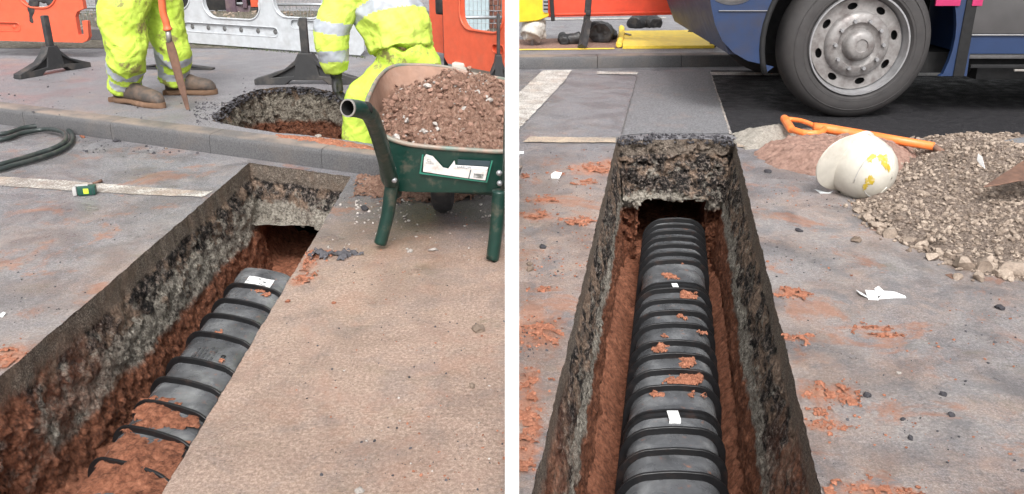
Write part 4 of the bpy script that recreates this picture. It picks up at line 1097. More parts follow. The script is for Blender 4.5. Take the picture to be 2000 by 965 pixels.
# ------------------------------------------------------------------ barriers
def ring_rim(bm, loop, y, r, M):
    tube(bm, [M @ Vector((p[0], y, p[1])) for p in loop], r, 6, closed=True)
def make_barrier(name, W_, mat, label, openings, slots, notch=True, group='plastic barriers round the works'):
    """local: x along, z up from the barrier's lower edge, y depth; built at the origin"""
    t = empty(name, (0, 0, 0), label, 'barrier', group)
    Hh = 1.0
    outer = [(.04, 0), (W_ - .10, 0), (W_ - .05, .02), (W_ - .02, .06), (W_, .22), (W_ - .06, .22), (W_ - .07, .08)] + \
            [(W_ - .13, .08), (W_ - .13, .26), (W_ - .10, .31), (W_ - .02, .34), (W_ - .02, Hh - .06), (W_ - .08, Hh), (.08, Hh), (.02, Hh - .05), (.02, .36), (.0, .30), (.0, .05)] if notch else \
            [(.05, 0), (W_ - .05, 0), (W_, .05), (W_, Hh - .06), (W_ - .06, Hh), (.06, Hh), (0, Hh - .06), (0, .05)]
    bm = BM(); extrude_poly(bm, outer, openings + slots, .022, Matrix.Translation((0, -.019, 0)))
    extrude_poly(bm, [(min(max(x, .012), W_ - .012), z) for x, z in outer], openings, .034, Matrix.Translation((0, .0095, 0)))
    bmesh.ops.remove_doubles(bm, verts=bm.verts, dist=1e-5)
    obj('panel', bm, mat, t, 30)
    for L_ in openings:
        bm = BM(); ring_rim(bm, L_, -.032, .011, Matrix.Identity(4)); obj('opening_rim', bm, mat, t, True)
    bm = BM()
    for L_ in slots:
        ring_rim(bm, L_, -.030, .005, Matrix.Identity(4))
        x0 = min(p[0] for p in L_); x1 = max(p[0] for p in L_); zc = sum(p[1] for p in L_) / len(L_); k = int((x1 - x0 - .06) / .24) + 1
        for i in range(k):
            xc = x0 + .10 + i * .24
            if xc < x1 - .03: lathe(bm, [(.028, -.010), (.022, -.0085), (.020, -.012), (.0, -.012)], 16, Matrix.Translation((xc, 0, zc)), mi=1)
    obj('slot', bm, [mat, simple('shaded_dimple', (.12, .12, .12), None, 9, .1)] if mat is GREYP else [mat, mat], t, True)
    return t
def place(o, x, y, z, rz): o.location = (x, y, z); o.rotation_euler = (0, 0, rz); return o
op3 = [rrect(.16, .33, .62, .90, .16), rrect(.76, .33, 1.24, .90, .18), rrect(1.38, .33, 1.84, .90, .16)]
sl3 = [rrect(.10, .15, .88, .245, .045, 4), rrect(1.12, .17, 1.80, .265, .045, 4)]
def between(o, pA, pB):
    """put local x along pA->pB (world points of the lower edge)"""
    d = pB - pA; return place(o, pA.x, pA.y, pA.z, math.atan2(d.y, d.x))
# left orange barrier: lower edge from beyond the left frame edge to (180, 82)
zb = FZ + .17
Bq = G(182, 83, zb); Ap = G(-120, 76, zb); d_ = (Bq - Ap).normalized(); W1 = 1.75
ob = make_barrier('barrier', W1, ORANGE, 'bright orange plastic barrier at far left with a black glove hanging on it', [rrect(.10, .34, .50, .86, .16), rrect(W1 - .74, .34, W1 - .30, .86, .17)], [rrect(.3, .10, W1 - .78, .19, .04, 4)], True)
between(ob, Bq - d_ * W1, Bq)
# grey barrier
A2, B2 = G(345, 81, FZ + .02), G(715, 108, FZ + .02); L2 = (B2 - A2).length
d2 = (B2 - A2).normalized(); A2s = A2 - d2 * .55; W2 = L2 + .55
def gx(px):  # local x along the grey barrier for a pixel column
    return (D(px, 60, A2.y + (B2.y - A2.y) * (px - 345) / 370) - A2s).dot(d2)
opg = [rrect(gx(385) - .62, .37, gx(385), .9, .17), rrect(gx(409), .30, gx(520), .9, .17), rrect(gx(546), .35, gx(640), .9, .16)]
slg = [rrect(gx(367), .13, gx(550), .235, .05, 4), rrect(gx(576), .235, gx(640), .33, .045, 4)]
gb = make_barrier('barrier', W2, GREYP, 'pale grey plastic barrier with rounded openings behind the workers', opg, slg, False)
between(gb, A2s, B2)
# right orange barrier of the left photograph
A3, B3 = G(873, 122, FZ + .12), G(992, 145, FZ + .12); L3 = (B3 - A3).length
M3 = make_barrier('barrier', L3, ORANGE, 'orange plastic barrier behind the soil-filled wheelbarrow', [rrect(.25, .33, L3 - .02, .9, .14)], [rrect(L3 - .17, .17, L3 - .02, .24, .03, 4)], False)
between(M3, A3, B3)
A4, B4 = G(846, 99, FZ + .1), G(888, 107, FZ + .1); L4 = (B4 - A4).length
M4 = make_barrier('barrier', L4, ORANGE, 'part of a second orange barrier just behind the bent-over worker', [rrect(.09, .55, L4 - .04, .86, .05)], [], False)
between(M4, A4, B4)
bm = BM(); box(bm, D(889, 100, A3.y - .02), (.035, .05, .17), bev=.008); box(bm, D(893, 122, A3.y - .02), (.09, .05, .035), bev=.008); tgb = obj('coupling', bm, ORANGE, None)
tgb.parent = M3; bpy.context.view_layer.update()
tgb.matrix_parent_inverse = M3.matrix_world.inverted()
# feet: folded plate with two spread toes and an upright tongue
def make_foot(wid, hgt, label, group='black barrier feet'):
    t = empty('barrier_stand', (0, 0, 0), label, 'barrier stand', group); w = wid / 2
    outer = [(-w, 0), (-w * .42, 0), (-w * .30, .03), (w * .30, .03), (w * .42, 0), (w, 0), (w, .035), (w * .80, .055), (w * .42, hgt * .48), (w * .20, hgt * .78), (w * .13, hgt), (-w * .13, hgt), (-w * .20, hgt * .78), (-w * .42, hgt * .48), (-w * .80, .055), (-w, .035)]
    ins = lambda s_: [(s_ * x, z) for x, z in [(w * .66, .045), (w * .24, .055), (w * .20, hgt * .62), (w * .36, hgt * .46)]]
    bm = BM(); extrude_poly(bm, outer, [ins(1), ins(-1)], .09)
    q = bmesh.ops.bevel(bm, geom=[e_ for e_ in bm.edges if e_.calc_face_angle(0) > 1.2], offset=.004, segments=1, affect='EDGES')
    extrude_poly(bm, [(x * .93, z * .95 + .003) for x, z in outer], [], .03)
    obj('base', bm, RUBBER, t, 30)
    bm = BM(); box(bm, (0, -.012, hgt + .10), (.055, .05, .24), bev=.01); box(bm, (0, -.04, hgt * .55), (.035, .012, .02)); obj('tongue', bm, RUBBER, t, 30)
    return t
f0 = make_foot(.74, .20, 'black barrier foot under the far left orange barrier')
pa, pb = G(34, 155, FZ), G(172, 130, FZ); m_ = (pa + pb) / 2; place(f0, m_.x, m_.y, FZ, math.atan2(pb.y - pa.y, pb.x - pa.x)); 
f0.scale = ((pb - pa).length / .74, 1, 1.25)
def foot_at(x0, y0, x1, y1, z, label, sz=1.0, hh=1.0):
    c = copy_tree(f0); pa, pb = G(x0, y0, z), G(x1, y1, z); m_ = (pa + pb) / 2; place(c, m_.x, m_.y, z, math.atan2(pb.y - pa.y, pb.x - pa.x)); c.scale = ((pb - pa).length / .74, 1, hh); c['label'] = label; return c
foot_at(500, 164, 705, 164, FZ, 'widest black barrier foot, in front of the grey barrier beside the glove', 1, 1.35)
foot_at(262, 134, 417, 136, FZ, 'black barrier foot half hidden behind the standing worker', 1, .45)
foot_at(935, 178, 1012, 176, FZ, 'black barrier foot behind the wheelbarrow at the edge of the orange barrier', 1, 1.5)
# white block under the right orange barrier
bm = BM(); box(bm, (G(928, 158, FZ).x, G(928, 158, FZ).y + .1, FZ + .075), (.40, .16, .15), Matrix.Rotation(R(-12), 4, 'Z'), bev=.015); tag(obj('plastic_block', bm, HAT), 'white plastic block on the ground beneath the orange barrier', 'block')
# hanging glove / cloth on the far left barrier
bm = BM(); yb_ = G(100, 110, FZ).y - .12
for P, r_ in (([(70, -30), (68, 0), (62, 26), (66, 46)], [.06, .05, .035, .012]), ([(82, -30), (84, -10), (78, 2)], [.05, .05, .04]), ([(98, -30), (97, 0), (103, 14), (107, 30)], [.055, .045, .03, .01]), ([(64, -28), (104, -26)], [.05, .05])):
    tube(bm, smooth_path([D(x, y, yb_) for x, y in P], 4), [r_[min(len(r_) - 1, int(i / 4))] for i in range(4 * (len(P) - 1) + 1)], 10, ry=[.018] * (4 * (len(P) - 1) + 1))
tag(obj('rag', remeshed(bm, .009, 2, lambda c: .008 * fr(c, 14, 3)), GLOVE, None, True), 'torn black cloth hanging over the far left orange barrier', 'cloth')

# ------------------------------------------------------------------ behind the barriers, left
def mesh_fence(px0, px1, py, label, hgt=1.9, zbase=FZ + .02):
    A, B = G(px0, py, zbase), G(px1, py, zbase); t = empty('mesh_fence_panel', A, label, 'fence', 'steel mesh fence panels'); d = B - A; L = d.length; d.normalize()
    bm = BM()
    for k in range(int(L / .05) + 1): p = A + d * (k * .05); tube(bm, [p, p + V(0, 0, hgt)], .0028, 4, cap=False)
    for z in [.15 * k for k in range(1, 13)]: tube(bm, [A + V(0, -.004, z), B + V(0, -.004, z)], .0028, 4, cap=False)
    obj('wire_mesh', bm, GALV, t)
    bm = BM()
    for z in (.22, hgt): tube(bm, [A + V(0, 0, z), B + V(0, 0, z)], .02, 8)
    for p in (A, B): tube(bm, [p, p + V(0, 0, hgt)], .021, 8)
    obj('tube_frame', bm, GALV, t, True)
mesh_fence(-40, 196, 47, 'steel mesh fence panel behind the far left orange barrier')
mesh_fence(540, 700, 40, 'steel mesh fence panel behind the grey barrier by the bent worker')
mesh_fence(846, 985, 70, 'steel mesh fence panel behind the wheelbarrow and orange barrier')
A, B = G(178, 78, FZ), G(236, 90, FZ)
bm = BM(); box(bm, ((A.x + B.x) / 2, (A.y + B.y) / 2 + .25, FZ + .07), (.9, .16, .14), Matrix.Rotation(R(-12), 4, 'Z'), bev=.012); tag(obj('kerb_block', bm, KERB), 'grey concrete kerb block lying behind the barrier gap', 'kerb stone')
# machine behind the grey barrier: steel chassis with steps, orange casing and striped cylinder
mc = empty('site_machine', G(470, 22, FZ), 'faded purple and black site machine seen through the grey barrier opening', 'machine')
ym = G(470, 24, FZ).y
def mbox(name, x0, y0, x1, y1, dep, mat, off=0.0, bev=.012):
    a_, b_ = D(x0, y1, ym + off), D(x1, y0, ym + off); bm = BM(); box(bm, ((a_.x + b_.x) / 2, ym + off + dep / 2, (a_.z + b_.z) / 2), (b_.x - a_.x, dep, b_.z - a_.z), bev=bev); return obj(name, bm, mat, mc, 30)
mbox('chassis', 395, -90, 442, 20, .5, BLKMACH, .1); mbox('strut', 443, -60, 452, 36, .1, PURPLE, .0); mbox('strut', 452, -60, 456, 40, .2, BLKMACH, .06)
mbox('step_plate', 459, 12, 490, 30, .4, PURPLE, .02); mbox('step', 462, 5, 474, 9, .1, GALV, -.03); mbox('rear_plate', 456, -50, 492, 13, .2, BLKMACH, .25)
mbox('hinge_bar', 474, -40, 477, 16, .05, PURPLE, -.02); mbox('casing', 490, -70, 501, 14, .35, ORANGE, 0.0); mbox('buffer', 489, 15, 503, 25, .3, BLKMACH, .0)
c0 = D(511, 20, ym - .1); bm = BM()
lathe(bm, [(0, 0), (.045, 0), (.05, .02), (.05, .12)], 20, Matrix.Translation(c0) @ Matrix.Rotation(R(90), 4, 'X'), mi=0)
lathe(bm, [(.0505, .12), (.0505, .2)], 20, Matrix.Translation(c0) @ Matrix.Rotation(R(90), 4, 'X'), mi=1); lathe(bm, [(.05, .2), (.05, .55), (0, .56)], 20, Matrix.Translation(c0) @ Matrix.Rotation(R(90), 4, 'X'), mi=0)
obj('striped_cylinder', bm, [LABELM, ORANGE], mc, True)
bm = BM(); pv = D(360, 0, ym + .4); box(bm, (pv.x, ym + .5, .6), (.75, .3, 1.0), bev=.06); tag(obj('equipment_box', bm, BLKMACH, None, 30), 'black equipment box behind the left end of the grey barrier', 'box')
# boards and brick pier at the back, right of the left half
yb2 = G(950, 60, FZ).y
bm = BM(); a_, b_ = D(905, 40, yb2), D(955, 40, yb2); box(bm, ((a_.x + b_.x) / 2, yb2, .75), (b_.x - a_.x, .05, 1.24), bev=.005); tag(obj('board', bm, BLUEP), 'pale blue board standing behind the right orange barrier', 'board')
bm = BM(); a_, b_ = D(952, 40, yb2 + .2), D(988, 40, yb2 + .2)
w_ = b_.x - a_.x
for k in range(18):
    for j in range(3):
        box(bm, (a_.x + w_ * (j + .5) / 3 + (.03 if k % 2 else 0) - .015, yb2 + .26, FZ + .04 + k * .075), (w_ / 3 - .01, .12, .065), bev=.004)
box(bm, ((a_.x + b_.x) / 2, yb2 + .27, FZ + .67), (w_ - .04, .10, 1.34), mi=1)
tag(obj('brick_pier', bm, [BRICK, KERB]), 'red brown brick pier behind the pale blue board', 'pier')
bm = BM(); p = G(968, 56, FZ); tube(bm, smooth_path([p, p + V(.0, 0, .18), p + V(.03, .0, .6), p + V(.05, 0, 1.4)], 5), .028, 10); tag(obj('steel_pole', bm, GALV, None, True), 'galvanised pole standing in front of the brick pier', 'pole')
bm = BM(); p = D(868, 12, A3.y + .3); lathe(bm, [(0, -.02), (.08, -.02), (.085, .0), (.085, .3), (0, .3)], 20, Matrix.Translation(p + V(0, 0, -.05)) @ Matrix.Rotation(R(90), 4, 'X')); tube(bm, [p + V(0, 0, 0), V(p.x, p.y, FZ)], .02, 8)
tag(obj('lamp_canister', bm, BLKMACH, None, True), 'black canister on a stalk between the worker and orange barrier', 'lamp')
# rubble and weeds on the verge
rr = random.Random(2); pts = []
for k in range(700):
    p = G(rr.uniform(-20, 985), rr.uniform(20, 72), FZ); pts.append((p.x, p.y, FZ + .004))
bm = BM(); stones(bm, pts, .01, .05, .7, 1, 2); tag(obj('verge_rubble', bm, STONE), 'broken stone and rubble on the verge behind the barriers', 'rubble', kind='stuff')
bm = BM()
for k in range(1500):
    p = G(rr.uniform(340, 720), rr.uniform(60, 106), FZ) if k % 3 == 0 else G(rr.uniform(0, 985), rr.uniform(10, 60), FZ)
    if k % 3 == 0: 
        s_ = rr.random(); q = A2s.lerp(B2, s_); p = V(q.x, q.y - .05 + rr.gauss(0, .03), FZ)
    h_ = rr.uniform(.008, .03) if k % 3 == 0 else rr.uniform(.03, .12); a_ = rr.random() * 6.28; w_ = .004
    add_poly(bm, [p + V(w_ * math.cos(a_), w_ * math.sin(a_), 0), p - V(w_ * math.cos(a_), w_ * math.sin(a_), 0), p + V(rr.gauss(0, .3) * h_, rr.gauss(0, .3) * h_, h_)])
tag(obj('grass', bm, simple('verge_grass', (.06, .09, .025), (.12, .11, .05), 6, .6, (.6, .8))), 'short grass and weeds on the verge and under the grey barrier', 'grass', kind='stuff')

# ------------------------------------------------------------------ hose
bm = BM(); hz = .024
def hpt(x, y, z=hz): return G(x, y, z)
P = smooth_path([hpt(-260, 268), hpt(-100, 262), hpt(0, 262), hpt(45, 250), hpt(90, 245), hpt(125, 249), hpt(140, 262), hpt(138, 278), hpt(118, 294), hpt(80, 308), hpt(30, 322), hpt(-20, 334), hpt(-160, 348)], 8)
tube(bm, P, .017, 12); h1_ = bm
P2 = smooth_path([hpt(-260, 280), hpt(-100, 274), hpt(0, 273), hpt(40, 261), hpt(85, 253, .03), hpt(112, 255, .05), hpt(127, 262, .06), hpt(126, 276, .055), hpt(108, 288, .04), hpt(70, 301), hpt(20, 316), hpt(-20, 324), hpt(-160, 338)], 8)
tube(bm, P2, .017, 12); tag(obj('hose', bm, HOSEM, None, True), 'doubled dark green rubber hose looping on the road below the kerb', 'hose')

# ------------------------------------------------------------------ small tape case on the white line
tp = G(165, 384); tcs = empty('tape_measure', tp, 'small dark green tape case with a lime sticker lying on the white line', 'tape measure')
Mz = Matrix.Rotation(R(14), 4, 'Z')
def tb(name, c, s_, m, bev=.004):
    bm = BM(); box(bm, tp + Mz.to_3x3() @ Vector(c), s_, Mz, bev=bev); return obj(name, bm, m, tcs, 30)
tb('case', (.012, .03, .030), (.098, .055, .056), TAPEG, .012); tb('end_cap', (-.050, .03, .028), (.026, .050, .052), PALEP, .012); tb('top_cover', (-.012, .034, .059), (.07, .034, .006), PALEP)
tb('sticker', (.012, .0015, .030), (.028, .003, .03), LIME, .001); tb('groove', (.046, .0015, .030), (.004, .003, .045), INK, .001)
bm = BM(); q0, q1 = G(181, 358, .008), G(199, 353, .012); tube(bm, [q0, q0.lerp(q1, .55), q1], [.004, .008, .011], 8); tag(obj('nail', bm, RUST), 'short dark steel pin lying just behind the tape case', 'pin')

# ------------------------------------------------------------------ workers
def tubes(bm, chains, seg=16):
    for P, r_ in chains:
        pts = smooth_path([c for c in P], 4); rr_ = []
        for i in range(len(P) - 1):
            for k in range(4): rr_.append(r_[i] + (r_[i + 1] - r_[i]) * k / 4)
        rr_.append(r_[-1]); tube(bm, pts, rr_, seg)
def garment(chains, voxel, wr, seed, sm=3):
    bm = BM(); tubes(bm, chains)
    return remeshed(bm, voxel, sm, lambda c: wr * (fr((c.x, c.y, c.z * 1.5), 3.2, 1, seed) + .09 * (1 - abs(fr((c.x * .8, c.y, c.z * 1.6 - c.x * .9), 12, 2, seed + 8)) * 4) + .75 * (1 - abs(fr((c.x + .12 * fr(c, 4, 1, 2), c.y, c.z * 1.25 + c.x * .8), 5.5, 1, seed + 4)) * 3) * .5))
def band_faces(me, tests, mi):
    for f in me.polygons:
        if any(t(f.center) for t in tests): f.material_index = mi
def band(me, A, B, t0, t1, rad, mi=1):
    ax = (B - A); L = ax.length; ax.normalize()
    for f in me.polygons:
        d = f.center - A; t = d.dot(ax)
        if t0 <= t <= t1 and (d - ax * t).length < rad: f.material_index = mi
def boot(heel, toe, label_parent, w=.052):
    """heel and toe on the ground; one leather upper with a thick caked sole, laces at the throat"""
    d = toe - heel; L = d.length; d.normalize(); s = Vector((-d.y, d.x, 0))
    P = lambda u, v, h: heel + d * (u * L) + s * v + Vector((0, 0, h))
    wid = [(-.03, .55), (.0, .78), (.08, .92), (.25, .90), (.42, .84), (.6, 1.0), (.75, 1.08), (.88, .98), (.97, .72), (1.03, .35)]
    top = [(-.03, .10), (.0, .15), (.08, .22), (.25, .24), (.42, .185), (.6, .150), (.75, .135), (.88, .125), (.97, .105), (1.03, .065)]
    bm = BM(); g = []; N = 14
    for (u, wk), (_, h) in zip(wid, top):
        hh = h - .028; ring = []
        for k in range(N):
            a = 2 * math.pi * k / N; ca, sa = math.cos(a), math.sin(a)
            v = w * wk * math.copysign(abs(ca) ** .8, ca) * (1 if sa < .2 else 1 - .28 * sa * min(1, h / .15)); z = .028 + hh / 2 + hh / 2 * math.copysign(abs(sa) ** .75, sa)
            ring.append(bm.verts.new(P(u, v, z)))
        g.append(ring)
    for A, B in zip(g, g[1:]):
        for k in range(N): bm.faces.new((A[k], A[(k + 1) % N], B[(k + 1) % N], B[k]))
    bm.faces.new(g[0][::-1]); bm.faces.new(g[-1]); bmesh.ops.recalc_face_normals(bm, faces=bm.faces)
    bmesh.ops.subdivide_edges(bm, edges=bm.edges, cuts=1, use_grid_fill=True, smooth=.6)
    for v in bm.verts: v.co += Vector((0, 0, .004)) * fr(v.co, 18, 3)
    up = obj('boot', bm, BOOTM, label_parent, True)
    o = []
    for k in range(36):
        a = 2 * math.pi * k / 36; u = .5 + .56 * math.cos(a)
        f = min(1, max(0, (u + .03) / 1.06)) * 9; i = min(int(f), 8); us = [q[0] for q in wid]
        for i in range(9):
            if us[i] <= u <= us[i + 1]: break
        wk = wid[i][1] + (wid[i + 1][1] - wid[i][1]) * (u - us[i]) / (us[i + 1] - us[i]); wk = max(0, min(1.1, wk))
        o.append((u, (w * wk + .008) * (1 if math.sin(a) > .02 else -1 if math.sin(a) < -.02 else 0)))
    bm = BM(); rg = [[bm.verts.new(P(u, v * q, z + (.010 if .28 < u < .48 and z < .01 else 0))) for u, v in o] for q, z in ((.93, .002), (1.02, .012), (1.04, .026), (.95, .042))]
    for A, B in zip(rg, rg[1:]):
        for k in range(36): bm.faces.new((A[k], A[(k + 1) % 36], B[(k + 1) % 36], B[k]))
    bm.faces.new(rg[0][::-1]); bm.faces.new(rg[-1]); bmesh.ops.recalc_face_normals(bm, faces=bm.faces)
    obj('sole', bm, SOLEM, up, 50)
    bm = BM()
    for k in range(4):
        u = .30 + .075 * k; h = .19 - .026 * k; tube(bm, smooth_path([P(u, -.028, h - .012), P(u + .02, 0, h + .004), P(u, .028, h - .012)], 3), .0035, 5)
    obj('laces', bm, SOLEM, up, True)
def head_mesh(bm, c, fwd, s=1.0):
    """head with face; c = centre"""
    f = fwd.normalized(); sd = f.cross(Vector((0, 0, 1))).normalized(); u = sd.cross(f)
    L_ = lambda a, b, h: c + f * a * s + sd * b * s + u * h * s
    tubes(bm, [([L_(0, 0, -.13), L_(.005, 0, -.06), L_(0, 0, 0), L_(-.005, 0, .07), L_(-.01, 0, .115)], [.05, .07, .082, .078, .045]), ([L_(.03, 0, -.085), L_(.05, 0, -.03), L_(.055, 0, .02)], [.04, .045, .04]),
               ([L_(.09, 0, .02), L_(.115, 0, -.02)], [.010, .016]), ([L_(0, .082, .01), L_(-.01, .09, -.03)], [.016, .012]), ([L_(0, -.082, .01), L_(-.01, -.09, -.03)], [.016, .012]), ([L_(.085, .025, -.055), L_(.09, 0, -.053), L_(.085, -.025, -.055)], [.008, .010, .008])], 14)
def hand(bm, wrist, dr_, side, s=1.0, curl=.5, th=.011):
    d = dr_.normalized(); n1 = side.normalized(); pal = d.cross(n1).normalized()
    tubes(bm, [([wrist, wrist + d * .045 * s, wrist + d * .09 * s], [.030 * s, .036 * s, .036 * s])], 12)
    for k, (o_, L_) in enumerate(((-.030, .072), (-.010, .082), (.011, .076), (.030, .058))):
        b0 = wrist + d * .085 * s + n1 * o_ * s; b1 = b0 + d * L_ * .45 * s + pal * .012 * curl; b2 = b1 + d * L_ * .35 * s + pal * .03 * curl; b3 = b2 + d * L_ * .12 * s + pal * .03 * curl
        tubes(bm, [([b0, b1, b2, b3], [th * s, th * s * .95, th * s * .88, th * s * .75])], 8)
    t0_ = wrist + d * .03 * s - n1 * .028 * s; tubes(bm, [([t0_, t0_ + d * .03 * s - n1 * .03 * s + pal * .01, t0_ + d * .06 * s - n1 * .04 * s + pal * .02], [.016 * s, .013 * s, .010 * s])], 8)

# worker 1: standing, seen from the thighs down
y1 = G(275, 205, FZ).y; y2 = G(372, 182, FZ).y
w1 = empty('person', G(300, 195, FZ), 'person standing in muddy yellow hi-vis trousers and brown boots holding a spade upright', 'person')
hA, tA = G(233, 198, FZ), G(316, 211, FZ); hB, tB = G(330, 184, FZ), G(420, 184, FZ)
ankA = V(hA.x + .07, hA.y, FZ + .12); ankB = V(hB.x + .05, hB.y, FZ + .12)
kA = D(246, 112, y1 - .02); kB = D(334, 100, y2 - .12); hpA = D(243, -10, y1 + .08); hpB = D(312, -8, y2 - .10); pel = (hpA + hpB) / 2 + V(0, 0, .12)
chest = pel + V(.0, .0, .50); neck = pel + V(.02, -.0, .72); hd = neck + V(.03, -.02, .20)
shL, shR = chest + V(-.20, 0, .12), chest + V(.20, 0, .12); hndT = D(316, -120, y1 + .0)
elR = V(shR.x + .06, shR.y - .12, shR.z - .28); wrR = V(hndT.x + .02, hndT.y + .05, hndT.z + .05); elL = V(shL.x - .05, shL.y - .10, shL.z - .27); wrL = V(hndT.x - .05, hndT.y + .04, hndT.z + .14)
bm = BM(); tubes(bm, [([ankA, kA, hpA, pel], [.05, .07, .09, .12]), ([ankB, kB, hpB, pel], [.05, .07, .09, .12]), ([pel, (pel + chest) / 2, chest, neck], [.15, .145, .16, .07]), ([neck, hd], [.06, .07]), ([shL, shR], [.08, .08]), ([shR, elR, wrR], [.06, .048, .033]), ([shL, elL, wrL], [.06, .048, .033])])
head_mesh(bm, hd, V(.5, -1, -.3)); hand(bm, wrR, V(-.3, -.3, -.5), V(.6, -.5, 0), 1); hand(bm, wrL, V(.3, -.3, -.5), V(.6, -.5, 0), 1)
body = obj('body', remeshed(bm, .012, 2), SKIN, w1, True)
LEGW = .155
me = garment([([ankA + V(0, 0, .0), ankA.lerp(kA, .3), ankA.lerp(kA, .62) + V(-.01, 0, 0), kA, kA.lerp(hpA, .5) + V(-.01, 0, 0), hpA, pel], [.125, .118, .135, .150, .168, .18, .19]),
              ([ankB + V(0, 0, .0), ankB.lerp(kB, .3), ankB.lerp(kB, .62), kB, kB.lerp(hpB, .5), hpB, pel], [.120, .115, .125, .135, .150, .165, .19])], .012, .030, 3, 2)
band(me, ankA, kA, .055, .115, .3); band(me, ankA, kA, .17, .235, .3); band(me, ankB, kB, .05, .11, .25); band(me, ankB, kB, .175, .24, .25)
obj('trousers', me, [HIVIS, SILVER], w1, True)
me = garment([([pel - V(0, 0, .02), (pel + chest) / 2, chest, chest + V(0, 0, .12)], [.215, .205, .21, .15]), ([shL, shR], [.11, .11]), ([shR, elR, wrR], [.10, .085, .07]), ([shL, elL, wrL], [.10, .085, .07])], .018, .03, 5)
band(me, pel, chest, .12, .18, .3); obj('jacket', me, [HIVISJ, SILVER], w1, True)
bm = BM(); lathe(bm, [(0, .13), (.05, .125), (.09, .09), (.105, .03), (.108, 0), (.125, -.005), (.125, .0)], 28, Matrix.Translation(hd + V(0, 0, .03)) @ Matrix.Rotation(R(90), 4, 'X')); obj('helmet', bm, HAT, w1, True)
boot(hA, tA, w1, .062); boot(hB, tB, w1, .062)
# spade he holds: orange shaft, steel socket, long rusty blade
spd = empty('spade', G(366, 214, FZ), 'muddy long narrow spade with orange-red shaft held upright by standing worker', 'spade')
s0 = D(316, -150, y1 - .22); s1 = D(316, 0, y1 - .22); s2 = D(325, 46, y1 - .22); s3 = D(328, 60, y1 - .22); s4 = D(331, 82, y1 - .21); s5 = G(367, 214, FZ + .004)
bm = BM(); tube(bm, smooth_path([s0, s1, s2, s3], 5), [.026] * 12 + [.030, .034, .032, .026], 14); obj('shaft', bm, SHAFTM, spd, True)
bm = BM(); tube(bm, [s3, s3.lerp(s4, .5), s4], [.020, .020, .022], 12); obj('socket', bm, RAWMET, spd, True)
bm = BM(); tube(bm, [s4, s4.lerp(s5, .15), s4.lerp(s5, .6), s5], [.030, .036, .030, .014], 10, ry=[.02, .012, .010, .004]); obj('blade', bm, RUST, spd, 30)

# worker 2: standing in the hole, bent forward
yh2 = G(720, 235, FZ).y
w2 = empty('person', G(720, 240, -.40), 'person in clean yellow hi-vis jacket bending down with legs in the footway hole', 'person')
ft = D(700, 330, yh2); ftz = -.38
aA = V(D(696, 240, yh2).x + .0, yh2 - .02, ftz + .08); kA2 = D(700, 205, yh2 - .06); hA2 = D(768, 140, yh2 + .04)
aB = V(aA.x + .42, yh2 + .12, ftz + .08); kB2 = D(815, 215, yh2 + .1); hB2 = D(815, 128, yh2 + .08)
pl2 = D(788, 100, yh2 + .06); mid = D(775, 48, yh2 + .10); ch2 = D(735, -6, yh2 + .16); nk2 = D(695, -52, yh2 + .22); hd2 = D(660, -80, yh2 + .30)
sA = D(672, -34, yh2 + .02); eA = D(648, 70, yh2 - .05); wA = D(657, 150, yh2 - .02); sB = D(745, -60, yh2 + .34); eB = D(742, -5, yh2 + .50); wB = D(770, 40, yh2 + .55)
bm = BM(); tubes(bm, [([aA, kA2, hA2, pl2], [.05, .06, .08, .09]), ([aB, kB2, hB2, pl2], [.05, .06, .08, .09]), ([pl2, mid, ch2, nk2], [.11, .11, .13, .07]), ([nk2, hd2], [.06, .07]), ([sA, sB], [.08, .08]), ([sA, eA, wA], [.06, .048, .033]), ([sB, eB, wB], [.06, .048, .033])])
head_mesh(bm, hd2, V(-.6, .2, -.7)); hand(bm, wA, V(.02, 0, -1), V(.2, 1, 0), .7, .5, .007); hand(bm, wB, V(-.2, 0, -1), V(.2, 1, 0), .7, .5, .007)
obj('body', remeshed(bm, .012, 2), SKIN, w2, True)
me = garment([([V(aA.x, aA.y, aA.z - .02), aA.lerp(kA2, .5), kA2 + V(.0, 0, -.02), kA2.lerp(hA2, .5), hA2, pl2], [.105, .10, .105, .125, .165, .20]),
              ([aB, aB.lerp(kB2, .5), kB2, kB2.lerp(hB2, .5), hB2, pl2], [.105, .10, .12, .14, .165, .20])], .013, .025, 13, 2)
band(me, aA, kA2, (kA2 - aA).length - .02, (kA2 - aA).length + .035, .2)
obj('trousers', me, [HIVIS, SILVER], w2, True)
me = garment([([pl2 + V(-.01, 0, .01), pl2.lerp(mid, .5), mid, mid.lerp(ch2, .5), ch2, ch2.lerp(nk2, .6)], [.225, .235, .24, .235, .22, .15]), ([sA, ch2, sB], [.12, .16, .12])], .013, .032, 23, 2)
ax = (ch2 - pl2).normalized()
for f in me.polygons:
    t = (f.center - pl2).dot(ax)
    c_ = f.center
    if .235 < t + .05 * math.sin((c_.x - pl2.x) * 6) < .315: f.material_index = 1
jk = obj('jacket', me, [HIVISJ, SILVER], w2, True)
me = garment([([sA, sA.lerp(eA, .5), eA, eA.lerp(wA, .5), wA + V(0, 0, .04)], [.125, .120, .118, .105, .080])], .012, .022, 33, 2)
LA_ = (eA - sA).length; band(me, D(648, 40, eA.y), D(646, 64, eA.y), 0, .078, .3); band(me, D(650, 97, eA.y), D(652, 119, eA.y), 0, .075, .3)
obj('sleeve', me, [HIVISJ, SILVER], jk, True)
me = garment([([sB, eB, wB], [.11, .10, .075])], .016, .02, 35, 2); obj('sleeve', me, [HIVISJ, SILVER], jk, True)
